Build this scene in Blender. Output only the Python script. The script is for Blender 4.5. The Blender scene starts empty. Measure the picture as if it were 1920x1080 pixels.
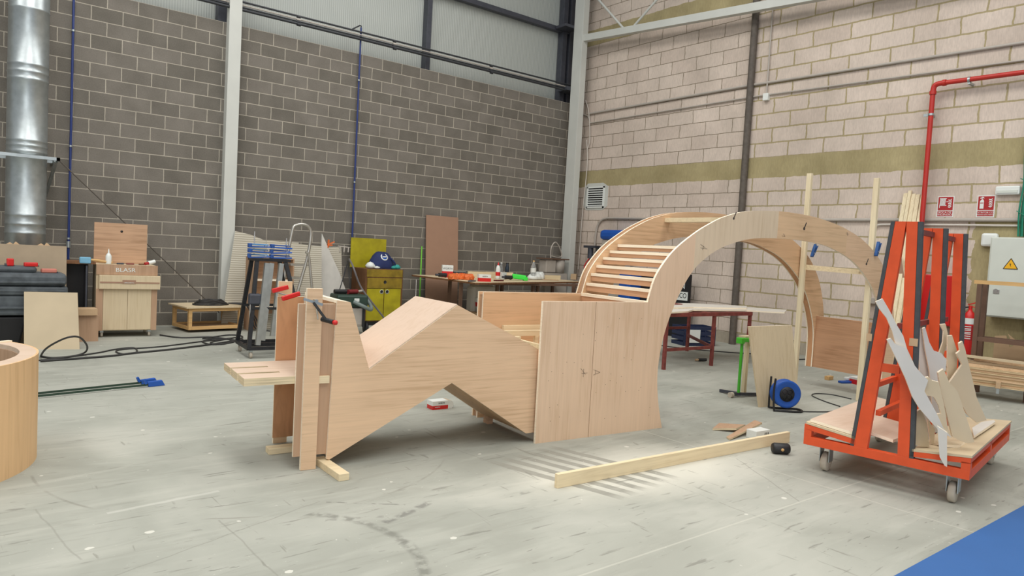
import bpy, math, random
import numpy as np
from mathutils import Vector, Matrix
random.seed(7)
C = bpy.context.scene.collection
SC = bpy.context.scene
PI = math.pi
# ------------------------------------------------------------------ camera, sky, lights, exposure
CAM = np.array([-10.6696, -11.8375, 1.4564]); YAW, PITCH, ROLL, FPX = 0.6709, -0.0532, 0.0550, 1323.57
def _axes():
    f = np.array([math.sin(YAW)*math.cos(PITCH), math.cos(YAW)*math.cos(PITCH), math.sin(PITCH)])
    r = np.array([math.cos(YAW), -math.sin(YAW), 0.]); u = np.cross(r, f)
    return r*math.cos(ROLL)+u*math.sin(ROLL), -r*math.sin(ROLL)+u*math.cos(ROLL), f
AR, AU, AF = _axes()
cd = bpy.data.cameras.new('camera'); cam = bpy.data.objects.new('camera', cd); C.objects.link(cam)
cd.sensor_width = 36; cd.lens = FPX*36/1920; cd.clip_start = .05; cd.clip_end = 200
cam.matrix_world = Matrix(((AR[0], AU[0], -AF[0], CAM[0]), (AR[1], AU[1], -AF[1], CAM[1]), (AR[2], AU[2], -AF[2], CAM[2]), (0, 0, 0, 1)))
SC.camera = cam
SC.view_settings.view_transform = 'Standard'; SC.view_settings.look = 'None'; SC.view_settings.gamma = 1
SC.view_settings.use_curve_mapping = False; SC.view_settings.exposure = -0.12
w = bpy.data.worlds.new('world'); SC.world = w; w.use_nodes = True
w.node_tree.nodes['Background'].inputs[0].default_value = (.93, .97, 1, 1)
w.node_tree.nodes['Background'].inputs[1].default_value = 0.42
def area(name, loc, rot, sx, sy, power, col=(1, 1, 1)):
    l = bpy.data.lights.new(name, 'AREA'); l.shape = 'RECTANGLE'; l.size = sx; l.size_y = sy; l.energy = power; l.color = col
    o = bpy.data.objects.new(name, l); o.location = loc; o.rotation_euler = rot; C.objects.link(o); return o
area('skylight', (-9.5, -8.5, 8.6), (0, 0, 0), 2.2, 14, 620, (1, .985, .95))
area('skylight', (-4.5, -8.5, 8.6), (0, 0, 0), 2.2, 14, 560, (1, .985, .95))
area('skylight', (-14.5, -8.5, 8.6), (0, 0, 0), 2.2, 14, 500, (1, .985, .95))
area('open_door_daylight', (-13.5, -19, 3.0), (math.radians(80), 0, math.radians(-18)), 6, 5, 360, (.95, .98, 1))

# ------------------------------------------------------------------ pixel -> point
def _ray(px): return AF+AR*(px[0]-960)/FPX+AU*(540-px[1])/FPX
def at(px, z=0.):
    d = _ray(px); t = (z-CAM[2])/d[2]; return CAM+t*d
def atX(px, X):
    d = _ray(px); t = (X-CAM[0])/d[0]; return CAM+t*d
def atY(px, Y):
    d = _ray(px); t = (Y-CAM[1])/d[1]; return CAM+t*d
class Frame:
    def __init__(s, o, deg):
        s.o = np.array(o[:2], float); s.deg = deg; a = math.radians(deg)
        s.e = np.array([math.cos(a), math.sin(a)]); s.n = np.array([-s.e[1], s.e[0]])
    def loc(s, Q): P = Q[:2]-s.o; return (float(P@s.e), float(P@s.n), float(Q[2]))
    def N(s, px, v): d = _ray(px); t = ((s.o+s.n*v-CAM[:2])@s.n)/(d[:2]@s.n); return s.loc(CAM+t*d)
    def E(s, px, v): d = _ray(px); t = ((s.o+s.e*v-CAM[:2])@s.e)/(d[:2]@s.e); return s.loc(CAM+t*d)
    def Z(s, px, z): return s.loc(at(px, z))
    def W(s, p): q = s.o+s.e*p[0]+s.n*p[1]; return np.array([q[0], q[1], p[2]])
def A(*v): return np.array(v, float)

# ------------------------------------------------------------------ materials
MATS = {}
def lin(c):
    return tuple((x/12.92 if x <= .04045 else ((x+.055)/1.055)**2.4) for x in [k/255 for k in c])
def nodes(name):
    m = bpy.data.materials.new(name); m.use_nodes = True; nt = m.node_tree
    return m, nt, nt.nodes['Principled BSDF'], nt.nodes.new, nt.links.new
def ramp(nt, cols):
    r = nt.nodes.new('ShaderNodeValToRGB'); el = r.color_ramp.elements
    el[0].position, el[0].color = cols[0][0], (*cols[0][1], 1); el[1].position, el[1].color = cols[-1][0], (*cols[-1][1], 1)
    for p, c in cols[1:-1]:
        e = el.new(p); e.color = (*c, 1)
    return r
def plain(name, rgb, rough=.6, metal=0., var=.08, scale=8., bump=0., emit=None, spec=None):
    m, nt, b, new, link = nodes(name); c = lin(rgb)
    tc = new('ShaderNodeTexCoord'); nz = new('ShaderNodeTexNoise'); nz.inputs['Scale'].default_value = scale; nz.inputs['Detail'].default_value = 5
    link(tc.outputs['Object'], nz.inputs['Vector'])
    r = ramp(nt, [(.3, tuple(x*(1-var) for x in c)), (.7, tuple(min(1, x*(1+var)) for x in c))])
    link(nz.outputs['Fac'], r.inputs[0]); link(r.outputs[0], b.inputs['Base Color'])
    b.inputs['Roughness'].default_value = rough; b.inputs['Metallic'].default_value = metal
    if spec is not None: b.inputs['Specular IOR Level'].default_value = spec
    if bump:
        bp = new('ShaderNodeBump'); bp.inputs['Strength'].default_value = bump; bp.inputs['Distance'].default_value = .01
        link(nz.outputs['Fac'], bp.inputs['Height']); link(bp.outputs[0], b.inputs['Normal'])
    MATS[name] = m; return m
def wood(name, rgb, stretch=(1.2, 14, 14), var=.10, rough=.62, scale=1.6, dark=None, knots=False):
    m, nt, b, new, link = nodes(name); c = lin(rgb)
    tc = new('ShaderNodeTexCoord'); mp = new('ShaderNodeMapping'); mp.inputs['Scale'].default_value = stretch
    link(tc.outputs['Object'], mp.inputs['Vector'])
    n1 = new('ShaderNodeTexNoise'); n1.inputs['Scale'].default_value = scale; n1.inputs['Detail'].default_value = 7; n1.inputs['Distortion'].default_value = 1.0
    link(mp.outputs[0], n1.inputs['Vector'])
    n2 = new('ShaderNodeTexNoise'); n2.inputs['Scale'].default_value = 1.7; n2.inputs['Detail'].default_value = 3
    link(tc.outputs['Object'], n2.inputs['Vector'])
    mx = new('ShaderNodeMath'); mx.operation = 'MULTIPLY_ADD'; mx.inputs[1].default_value = .45; link(n2.outputs['Fac'], mx.inputs[0])
    ml = new('ShaderNodeMath'); ml.operation = 'MULTIPLY'; ml.inputs[1].default_value = .6; link(n1.outputs['Fac'], ml.inputs[0]); link(ml.outputs[0], mx.inputs[2])
    d = lin(dark) if dark else tuple(x*(1-var*2.2)*f for x, f in zip(c, (1, .96, .90)))
    r = ramp(nt, [(.36, d), (.52, c), (.68, tuple(min(1, x*(1+var)) for x in c))])
    link(mx.outputs[0], r.inputs[0])
    out = r.outputs[0]
    if knots:
        vo = new('ShaderNodeTexVoronoi'); vo.inputs['Scale'].default_value = 2.2; link(tc.outputs['Object'], vo.inputs['Vector'])
        kr = ramp(nt, [(.02, (.25, .13, .06)), (.05, (1, 1, 1))]); link(vo.outputs['Distance'], kr.inputs[0])
        mm = new('ShaderNodeMix'); mm.data_type = 'RGBA'; mm.blend_type = 'MULTIPLY'; mm.inputs[0].default_value = .8
        link(out, mm.inputs[6]); link(kr.outputs[0], mm.inputs[7]); out = mm.outputs[2]
    link(out, b.inputs['Base Color']); b.inputs['Roughness'].default_value = rough; b.inputs['Specular IOR Level'].default_value = .3
    bp = new('ShaderNodeBump'); bp.inputs['Strength'].default_value = .08; bp.inputs['Distance'].default_value = .004
    link(n1.outputs['Fac'], bp.inputs['Height']); link(bp.outputs[0], b.inputs['Normal'])
    MATS[name] = m; return m
GX, GY, GZ = (1.0, 16, 22), (16, 1.0, 22), (22, 22, 1.0)
ply_h = wood('plywood_long_grain', (217, 184, 150), (1.3, 16, 34), .085)
ply_v = wood('plywood_upright_grain', (217, 188, 159), GZ, .055)
ply_g = wood('plywood_pale_upright_grain', (212, 193, 166), GZ, .05)
ply_w = wood('plywood_warm_grain', (213, 181, 144), GX, .09)
ply_in = wood('plywood_inner_face', (211, 174, 136), GX, .10)
ply_o = wood('plywood_orange_face', (196, 146, 106), (9, 9, 2.2), .12)
ply_r = wood('plywood_red_face', (190, 154, 124), GX, .12); ply_ry = wood('plywood_red_face_cross', (192, 148, 114), GY, .10)
ply_b = wood('plywood_brown_face', (182, 149, 121), GZ, .07)
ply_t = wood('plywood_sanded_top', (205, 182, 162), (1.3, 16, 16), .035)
ply_y = wood('plywood_yellow_face', (208, 190, 158), GZ, .05)
edge = wood('plywood_edge', (247, 233, 209), (2, 2, 60), .06)
edge2 = wood('plywood_layered_edge', (214, 196, 162), (2, 2, 130), .25)
pine = wood('pine_batten', (226, 208, 172), GX, .08, knots=True)
pine_v = wood('pine_batten_upright', (226, 211, 178), GZ, .07, knots=True)
pine_o = wood('pine_orange', (205, 166, 112), GX, .12)
mdf = plain('mdf_board', (160, 126, 104), .8, var=.03)
mdf_l = plain('mdf_pale_cut_board', (200, 181, 149), .75, var=.05, scale=4)
mdf_w = plain('mdf_white_cut_board', (206, 200, 190), .7, var=.05, scale=4)
card = plain('cardboard', (190, 160, 125), .85, var=.06)
white_p = plain('white_paint', (200, 201, 194), .55, var=.04, scale=3)
white_pl = plain('white_plastic', (226, 229, 224), .4, var=.02)
grey_cab = plain('grey_enamel', (208, 212, 202), .45, var=.02)
dsteel = plain('dark_steel', (72, 74, 82), .5, .3, var=.15)
bsteel = plain('black_steel', (40, 41, 44), .45, .3, var=.3, scale=20)
rust = plain('worn_dark_pole_paint', (92, 84, 76), .7, var=.2, scale=14)
galv = plain('galvanised_steel', (180, 187, 188), .38, .85, var=.1, scale=12)
alu = plain('aluminium', (190, 186, 178), .35, .8, var=.06)
chrome = plain('chrome', (200, 200, 200), .2, .9, var=.03)
blue_pipe = plain('blue_pipe_paint', (36, 54, 112), .4, var=.08)
dk_pipe = plain('dark_pipe', (58, 60, 64), .5, .3, var=.1)
gr_pipe = plain('grey_conduit', (176, 168, 158), .5, var=.06)
wt_pipe = plain('white_cable_sleeve', (205, 198, 188), .5, var=.04)
red_pipe = plain('red_fire_paint', (186, 44, 34), .4, var=.06)
red_door = plain('red_enamel', (196, 22, 20), .35, var=.04)
red_pl = plain('red_plastic', (205, 36, 34), .35, var=.04)
orange = plain('orange_frame_paint', (214, 80, 36), .45, var=.08, scale=10)
orange_pl = plain('orange_plastic', (220, 110, 50), .5, var=.1)
rubber = plain('black_rubber_strip', (68, 70, 72), .8, var=.15, scale=20)
blk = plain('black_plastic', (30, 30, 32), .5, var=.1)
blk_d = plain('dark_cabinet_panel', (26, 25, 27), .6, var=.1)
chestm = plain('dusty_black_plastic', (78, 84, 88), .7, var=.35, scale=9)
cable = plain('black_cable', (48, 47, 46), .6, var=.1)
blue_pl = plain('blue_plastic', (30, 84, 170), .4, var=.1)
blue_cl = plain('navy_cloth', (30, 42, 88), .8, var=.15, bump=.2)
blue_mat = plain('blue_floor_coating', (46, 96, 156), .6, var=.05, scale=3)
green_pl = plain('green_paint', (70, 176, 44), .4, var=.05)
lime = plain('lime_stick', (112, 190, 60), .5, var=.05)
lime_n = plain('bright_green_tool', (60, 225, 70), .5, var=.05)
teal = plain('teal_cloth', (52, 150, 140), .8, var=.1)
gcable = plain('green_cables', (24, 128, 100), .5, var=.15)
yellow = plain('yellow_worn_paint', (168, 156, 22), .5, var=.22, scale=5)
yellow_t = plain('yellow_worn_drawer_wood', (140, 116, 30), .55, var=.3, scale=7)
brown_w = wood('dark_brown_wood', (122, 86, 58), GZ, .2)
brown_st = plain('brown_painted_steel', (104, 78, 62), .6, var=.12)
maroon = plain('maroon_rusty_steel', (124, 58, 52), .6, var=.25, scale=18)
wheel_m = plain('caster_wheel', (186, 176, 160), .6, var=.12)
bottle_c = plain('clear_bottle', (186, 190, 188), .15, var=.05)
ink = plain('printed_ink', (70, 62, 55), .8, var=.02)
ink_red = plain('dark_red_print', (168, 30, 32), .6, var=.03)
ylab = plain('warning_yellow', (240, 180, 30), .5, var=.02)
sheet_c = None
def glass_mat():
    m, nt, b, new, link = nodes('clear_plastic'); b.inputs['Base Color'].default_value = (.93, .95, .95, 1)
    b.inputs['Transmission Weight'].default_value = .85; b.inputs['Roughness'].default_value = .12; b.inputs['IOR'].default_value = 1.3
    MATS['clear'] = m; return m
clear = glass_mat()
def striped(name, rgb, dk, axis_scale, rough=.6):
    m, nt, b, new, link = nodes(name); tc = new('ShaderNodeTexCoord'); wv = new('ShaderNodeTexWave'); wv.wave_type = 'BANDS'
    wv.bands_direction = 'Z' if axis_scale[0] == 'z' else ('X' if axis_scale[0] == 'x' else 'Y'); wv.inputs['Scale'].default_value = axis_scale[1]; wv.inputs['Distortion'].default_value = .4 if rough > .55 else 0
    link(tc.outputs['Object'], wv.inputs['Vector']); r = ramp(nt, [(.35, lin(dk)), (.8, lin(rgb))]); link(wv.outputs['Fac'], r.inputs[0])
    link(r.outputs[0], b.inputs['Base Color']); b.inputs['Roughness'].default_value = rough
    bp = new('ShaderNodeBump'); bp.inputs['Strength'].default_value = .3; bp.inputs['Distance'].default_value = .01
    link(wv.outputs['Fac'], bp.inputs['Height']); link(bp.outputs[0], b.inputs['Normal']); return m
ribsheet = striped('ribbed_white_foam_sheet', (200, 194, 178), (172, 164, 146), ('z', 9))
clad = striped('ribbed_metal_cladding', (176, 180, 174), (164, 168, 163), ('x', 8), .5)
stackm = striped('stacked_sheet_edges', (218, 194, 154), (176, 148, 108), ('z', 22))

def brickmat(name, cols, mortar, uaxis, u0, z0, w, h, ms, mode='grey', split=None, wr=None, u0r=None, msr=None, band=None):
    """block wall in true metres; u = x or y of the wall"""
    m, nt, b, new, link = nodes(name)
    def math_(op, a, bb=None, c=None):
        n = new('ShaderNodeMath'); n.operation = op
        for i, v in enumerate((a, bb, c)):
            if v is None: continue
            if isinstance(v, (int, float)): n.inputs[i].default_value = v
            else: link(v, n.inputs[i])
        return n.outputs[0]
    tc = new('ShaderNodeTexCoord'); sp = new('ShaderNodeSeparateXYZ'); link(tc.outputs['Object'], sp.inputs[0])
    U = sp.outputs[0] if uaxis == 'x' else sp.outputs[1]; Z = sp.outputs[2]
    nz = new('ShaderNodeTexNoise'); nz.inputs['Scale'].default_value = 7; nz.inputs['Detail'].default_value = 6; link(tc.outputs['Object'], nz.inputs['Vector'])
    wob = math_('MULTIPLY', math_('SUBTRACT', nz.outputs['Fac'], .5), .012 if mode == 'grey' else .05)
    if mode == 'pink':
        up = math_('GREATER_THAN', Z, 3.15); base = math_('MULTIPLY_ADD', up, 3.295-.21, .21); Zr = math_('SUBTRACT', Z, base)
    else: Zr = math_('SUBTRACT', Z, z0)
    # even rows start at Zr in [0,h)
    def brick(u0_, w_, ms_):
        cb = new('ShaderNodeCombineXYZ'); link(math_('ADD', math_('SUBTRACT', U, u0_), math_('ADD', wob, 40*w_)), cb.inputs[0]); link(math_('ADD', Zr, math_('ADD', math_('MULTIPLY', wob, .5), 20*h)), cb.inputs[1])
        br = new('ShaderNodeTexBrick'); br.offset = .5; br.offset_frequency = 2; br.squash = 1
        br.inputs['Scale'].default_value = 1; br.inputs['Mortar Size'].default_value = ms_; br.inputs['Mortar Smooth'].default_value = .15
        br.inputs['Bias'].default_value = 0; br.inputs['Brick Width'].default_value = w_; br.inputs['Row Height'].default_value = h
        br.inputs['Color1'].default_value = (*lin(cols[0]), 1); br.inputs['Color2'].default_value = (*lin(cols[1]), 1); br.inputs['Mortar'].default_value = (*lin(mortar[0]), 1)
        link(cb.outputs[0], br.inputs['Vector']); return br
    bl = brick(u0, w, ms); col, fac = bl.outputs['Color'], bl.outputs['Fac']
    if split is not None:
        b2 = brick(u0r, wr, msr); b2.inputs['Mortar'].default_value = (*lin(mortar[1]), 1)
        s = math_('LESS_THAN', U, split)
        mx = new('ShaderNodeMix'); mx.data_type = 'RGBA'; link(s, mx.inputs[0]); link(col, mx.inputs[6]); link(b2.outputs['Color'], mx.inputs[7]); col = mx.outputs[2]
        mf = new('ShaderNodeMix'); link(s, mf.inputs[0]); link(fac, mf.inputs[2]); link(b2.outputs['Fac'], mf.inputs[3]); fac = mf.outputs[0]
    if mode == 'pink':
        # plaster bands and footing, real changes of material with ragged borders
        zz = math_('ADD', Z, math_('MULTIPLY', wob, 1.0))
        def rng(a, c): return math_('MULTIPLY', math_('GREATER_THAN', zz, a), math_('LESS_THAN', zz, c))
        bm = math_('MAXIMUM', rng(2.945, 3.295), rng(6.045, 6.38))
        patch = math_('MULTIPLY', math_('MULTIPLY', math_('LESS_THAN', math_('ADD', U, math_('MULTIPLY', wob, 4)), -8.12), math_('LESS_THAN', Z, 2.2)), 1.0)
        bm = math_('MAXIMUM', bm, patch)
        mb = new('ShaderNodeMix'); mb.data_type = 'RGBA'; link(bm, mb.inputs[0]); link(col, mb.inputs[6])
        n3 = new('ShaderNodeTexNoise'); n3.inputs['Scale'].default_value = 2.5; n3.inputs['Detail'].default_value = 6; link(tc.outputs['Object'], n3.inputs['Vector'])
        rb = ramp(nt, [(.3, lin(band[0])), (.7, lin(band[1]))]); link(n3.outputs['Fac'], rb.inputs[0]); link(rb.outputs[0], mb.inputs[7]); col = mb.outputs[2]
        ft = math_('LESS_THAN', Z, .2); mg = new('ShaderNodeMix'); mg.data_type = 'RGBA'; link(ft, mg.inputs[0]); link(col, mg.inputs[6]); mg.inputs[7].default_value = (*lin((168, 158, 142)), 1); col = mg.outputs[2]
        inv = math_('SUBTRACT', 1.0, math_('MAXIMUM', bm, ft)); fac = math_('MULTIPLY', fac, inv)
    # surface grime / dust variation
    n4 = new('ShaderNodeTexNoise'); n4.inputs['Scale'].default_value = 3.2 if mode == 'grey' else 1.4; n4.inputs['Detail'].default_value = 8; link(tc.outputs['Object'], n4.inputs['Vector'])
    r4 = ramp(nt, [(.3, (.84, .84, .83)), (.7, (1.12, 1.12, 1.12))]); link(n4.outputs['Fac'], r4.inputs[0])
    mm = new('ShaderNodeMix'); mm.data_type = 'RGBA'; mm.blend_type = 'MULTIPLY'; mm.inputs[0].default_value = .8; link(col, mm.inputs[6]); link(r4.outputs[0], mm.inputs[7])
    n5 = new('ShaderNodeTexNoise'); n5.inputs['Scale'].default_value = 60; n5.inputs['Detail'].default_value = 4
    mp = new('ShaderNodeMapping'); mp.inputs['Scale'].default_value = (1, 1, .25) if mode == 'pink' else (1, 1, 1); link(tc.outputs['Object'], mp.inputs[0]); link(mp.outputs[0], n5.inputs['Vector'])
    r5 = ramp(nt, [(.3, (.9, .9, .9)), (.7, (1.06, 1.06, 1.06))]); link(n5.outputs['Fac'], r5.inputs[0])
    m2 = new('ShaderNodeMix'); m2.data_type = 'RGBA'; m2.blend_type = 'MULTIPLY'; m2.inputs[0].default_value = 1; link(mm.outputs[2], m2.inputs[6]); link(r5.outputs[0], m2.inputs[7])
    link(m2.outputs[2], b.inputs['Base Color']); b.inputs['Roughness'].default_value = .92; b.inputs['Specular IOR Level'].default_value = .15
    hgt = math_('ADD', math_('MULTIPLY', fac, -1.0), math_('MULTIPLY', n5.outputs['Fac'], .35))
    bp = new('ShaderNodeBump'); bp.inputs['Strength'].default_value = .5; bp.inputs['Distance'].default_value = .006; link(hgt, bp.inputs['Height']); link(bp.outputs[0], b.inputs['Normal'])
    return m
greyw = brickmat('grey_block_wall', ((110, 105, 97), (125, 119, 111)), ((176, 168, 154),), 'x', -8.9685, 0, .4, .2, .0065)
pinkw = brickmat('pale_pink_block_wall', ((200, 184, 171), (209, 194, 181)), ((136, 124, 106), (166, 152, 118)), 'y', -0.875, 0, .5906, .25, .007, 'pink', -4.5, .6235, -4.932, .013, ((160, 147, 110), (174, 161, 123)))

def floormat():
    m, nt, b, new, link = nodes('dusty_concrete_floor'); tc = new('ShaderNodeTexCoord'); O = tc.outputs['Object']
    def noise(s, d=6, dist=0, vec=O):
        n = new('ShaderNodeTexNoise'); n.inputs['Scale'].default_value = s; n.inputs['Detail'].default_value = d; n.inputs['Distortion'].default_value = dist; link(vec, n.inputs['Vector']); return n.outputs['Fac']
    def mth(op, a, bb=None, c=None):
        n = new('ShaderNodeMath'); n.operation = op
        for i, v in enumerate((a, bb, c)):
            if v is None: continue
            if isinstance(v, (int, float)): n.inputs[i].default_value = v
            else: link(v, n.inputs[i])
        return n.outputs[0]
    def mix(f, a, c, bt='MIX'):
        n = new('ShaderNodeMix'); n.data_type = 'RGBA'; n.blend_type = bt
        if isinstance(f, (int, float)): n.inputs[0].default_value = f
        else: link(f, n.inputs[0])
        for i, v in ((6, a), (7, c)):
            if isinstance(v, tuple): n.inputs[i].default_value = (*v, 1)
            else: link(v, n.inputs[i])
        return n.outputs[2]
    def rmp(x, a, c):
        r = new('ShaderNodeMapRange'); r.inputs[1].default_value = a; r.inputs[2].default_value = c; link(x, r.inputs[0]); return r.outputs[0]
    sp = new('ShaderNodeSeparateXYZ'); link(O, sp.inputs[0]); X, Y = sp.outputs[0], sp.outputs[1]
    base = ramp(nt, [(.32, lin((144, 145, 135))), (.5, lin((159, 160, 150))), (.68, lin((173, 173, 163)))]); link(noise(.9, 8, .6), base.inputs[0]); col = base.outputs[0]
    # long smears of cement dust running along x
    mp = new('ShaderNodeMapping'); mp.inputs['Scale'].default_value = (.6, 3.2, 1); mp.inputs['Rotation'].default_value = (0, 0, .5); link(O, mp.inputs[0])
    col = mix(mth('MULTIPLY', rmp(noise(2.2, 12, .8, mp.outputs[0]), .5, .75), .35), col, lin((192, 191, 180)))
    col = mix(mth('MULTIPLY', rmp(noise(3.6, 12, 1.5, mp.outputs[0]), .56, .74), .35), col, lin((132, 132, 122)))
    # the heap of fine white sawdust in front of the big panel and the cleaned stripes in it
    def ell(cx, cy, ax, ay, ang, n_amp=.35):
        ca, sa = math.cos(ang), math.sin(ang)
        dx, dy = mth('SUBTRACT', X, cx), mth('SUBTRACT', Y, cy)
        u = mth('DIVIDE', mth('ADD', mth('MULTIPLY', dx, ca), mth('MULTIPLY', dy, sa)), ax); v = mth('DIVIDE', mth('ADD', mth('MULTIPLY', dx, -sa), mth('MULTIPLY', dy, ca)), ay)
        d = mth('SQRT', mth('ADD', mth('MULTIPLY', u, u), mth('MULTIPLY', v, v)))
        return mth('ADD', d, mth('MULTIPLY', mth('SUBTRACT', noise(2.2, 8), .5), n_amp*2))
    dust = mth('SUBTRACT', 1.0, rmp(ell(-6.95, -8.7, 1.2, .5, -.12), .45, 1.2))
    col = mix(mth('MULTIPLY', dust, .85), col, lin((208, 205, 192)))
    dust2 = mth('SUBTRACT', 1.0, rmp(ell(-8.1, -9.9, 2.0, 1.0, .1), .4, 1.2))
    col = mix(mth('MULTIPLY', dust2, .25), col, lin((190, 189, 177)))
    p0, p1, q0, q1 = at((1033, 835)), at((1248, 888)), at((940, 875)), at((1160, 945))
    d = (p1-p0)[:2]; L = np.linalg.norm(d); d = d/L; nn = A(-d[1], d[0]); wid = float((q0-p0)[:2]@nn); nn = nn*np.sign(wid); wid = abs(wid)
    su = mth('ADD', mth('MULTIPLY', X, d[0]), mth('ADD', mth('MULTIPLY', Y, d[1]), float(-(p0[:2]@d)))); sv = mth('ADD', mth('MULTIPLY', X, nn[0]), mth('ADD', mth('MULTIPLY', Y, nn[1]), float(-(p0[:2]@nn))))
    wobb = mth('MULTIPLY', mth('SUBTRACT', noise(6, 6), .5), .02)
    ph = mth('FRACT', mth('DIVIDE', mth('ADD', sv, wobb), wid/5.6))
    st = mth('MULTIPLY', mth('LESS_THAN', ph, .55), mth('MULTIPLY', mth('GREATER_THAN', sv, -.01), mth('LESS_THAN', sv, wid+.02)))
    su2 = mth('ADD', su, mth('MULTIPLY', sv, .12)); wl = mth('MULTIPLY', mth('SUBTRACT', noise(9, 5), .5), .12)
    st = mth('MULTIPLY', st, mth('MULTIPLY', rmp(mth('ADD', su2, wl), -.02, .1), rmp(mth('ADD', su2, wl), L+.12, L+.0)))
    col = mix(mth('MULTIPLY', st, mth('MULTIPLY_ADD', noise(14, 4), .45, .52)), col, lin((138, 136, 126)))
    # scuffs, curved tyre marks, scratches, chips
    mp2 = new('ShaderNodeMapping'); mp2.inputs['Scale'].default_value = (1.0, 7, 1); mp2.inputs['Rotation'].default_value = (0, 0, -.35); link(O, mp2.inputs[0])
    sc = rmp(noise(3.5, 12, .4, mp2.outputs[0]), .64, .70); col = mix(mth('MULTIPLY', sc, .5), col, lin((104, 102, 94)))
    mp3 = new('ShaderNodeMapping'); mp3.inputs['Scale'].default_value = (7, 1, 1); mp3.inputs['Rotation'].default_value = (0, 0, .25); link(O, mp3.inputs[0])
    sc = rmp(noise(3.0, 12, .4, mp3.outputs[0]), .67, .71); col = mix(mth('MULTIPLY', sc, .45), col, lin((116, 114, 104)))
    for cx, cy, rr, wd, sa in ((-9.0, -7.0, 1.3, .012, .4),):
        dx, dy = mth('SUBTRACT', X, cx), mth('SUBTRACT', Y, cy); rr_ = mth('ABSOLUTE', mth('SUBTRACT', mth('SQRT', mth('ADD', mth('MULTIPLY', dx, dx), mth('MULTIPLY', dy, dy))), rr))
        ring = mth('MULTIPLY', mth('SUBTRACT', 1.0, rmp(rr_, wd*.3, wd)), rmp(noise(2.6, 10), .5, .62)); col = mix(mth('MULTIPLY', ring, sa), col, lin((112, 108, 98)))
    vo = new('ShaderNodeTexVoronoi'); vo.inputs['Scale'].default_value = 3.1; vo.inputs['Randomness'].default_value = 1; mpv = new('ShaderNodeMapping'); mpv.inputs['Scale'].default_value = (1, 1.3, 1); link(O, mpv.inputs[0]); link(mpv.outputs[0], vo.inputs['Vector'])
    chip = mth('LESS_THAN', mth('ADD', vo.outputs['Distance'], mth('MULTIPLY', noise(22, 4), .12)), .12); col = mix(mth('MULTIPLY', chip, .75), col, lin((216, 214, 203)))
    spk = rmp(noise(38, 4), .68, .74); col = mix(mth('MULTIPLY', spk, mth('MULTIPLY', rmp(noise(1.5, 3), .45, .6), .6)), col, lin((214, 213, 202)))
    # short black rubber nicks, cracks and skid marks seen on the slab
    for sc_, rot, thr in ((9, .9, .70), (11, -.7, .71), (7, 2.2, .70)):
        mpn = new('ShaderNodeMapping'); mpn.inputs['Scale'].default_value = (1, 4.5, 1); mpn.inputs['Rotation'].default_value = (0, 0, rot); link(O, mpn.inputs[0])
        col = mix(mth('MULTIPLY', mth('MULTIPLY', rmp(noise(sc_, 3, .3, mpn.outputs[0]), thr, thr+.03), rmp(noise(1.1, 4), .42, .6)), .55), col, lin((96, 95, 88)))
    def stroke(pa_, pb_, wd, strength, c_, frag=True):
        P_, Q_ = at(pa_)[:2], at(pb_)[:2]; dd_ = Q_-P_; L_ = float(np.linalg.norm(dd_)); dd_ = dd_/L_; n_ = A(-dd_[1], dd_[0])
        uu = mth('ADD', mth('MULTIPLY', X, float(dd_[0])), mth('ADD', mth('MULTIPLY', Y, float(dd_[1])), float(-(P_@dd_)))); vv = mth('ADD', mth('MULTIPLY', X, float(n_[0])), mth('ADD', mth('MULTIPLY', Y, float(n_[1])), float(-(P_@n_))))
        vv = mth('ABSOLUTE', mth('ADD', vv, mth('MULTIPLY', mth('SUBTRACT', noise(3, 6), .5), .05)))
        msk = mth('MULTIPLY', mth('MULTIPLY', mth('GREATER_THAN', uu, 0), mth('LESS_THAN', uu, L_)), mth('SUBTRACT', 1.0, rmp(vv, wd*.4, wd)))
        if frag: msk = mth('MULTIPLY', msk, rmp(noise(18, 4), .42, .56))
        return mix(mth('MULTIPLY', msk, strength), col, lin(c_))
    for a_, b_, wd, sg, c_, fr in (((215, 1080), (600, 940), .006, .45, (130, 129, 120), False), ((410, 975), (520, 1080), .006, .45, (130, 129, 120), False), ((65, 955), (150, 1050), .006, .4, (130, 129, 120), False), ((480, 900), (612, 880), .008, .6, (118, 114, 108), True), ((720, 980), (803, 942), .035, .6, (104, 102, 98), True), ((611, 942), (760, 946), .008, .6, (92, 90, 86), True), ((200, 962), (410, 920), .02, .35, (206, 205, 196), False), ((610, 975), (720, 968), .02, .4, (112, 110, 104), True), ((1240, 900), (1500, 1000), .008, .35, (120, 118, 110), True), ((820, 830), (1010, 900), .006, .4, (128, 126, 118), False), ((1380, 860), (1500, 940), .007, .4, (118, 116, 108), False)):
        col = stroke(a_, b_, wd, sg, c_, fr)
    p1_, p2_, p3_ = [at(p_)[:2] for p_ in ((600, 965), (710, 990), (795, 1068))]
    M_ = np.array([2*(p2_-p1_), 2*(p3_-p1_)]); cc_ = np.linalg.solve(M_, A(p2_@p2_-p1_@p1_, p3_@p3_-p1_@p1_)); rr0 = float(np.linalg.norm(p1_-cc_))
    dx, dy = mth('SUBTRACT', X, float(cc_[0])), mth('SUBTRACT', Y, float(cc_[1])); rr_ = mth('ABSOLUTE', mth('SUBTRACT', mth('SQRT', mth('ADD', mth('MULTIPLY', dx, dx), mth('MULTIPLY', dy, dy))), rr0))
    mid_ = (p1_+p3_)/2; near = mth('LESS_THAN', mth('ADD', mth('POWER', mth('SUBTRACT', X, float(mid_[0])), 2), mth('POWER', mth('SUBTRACT', Y, float(mid_[1])), 2)), float((np.linalg.norm(p3_-p1_)*.56)**2))
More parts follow.
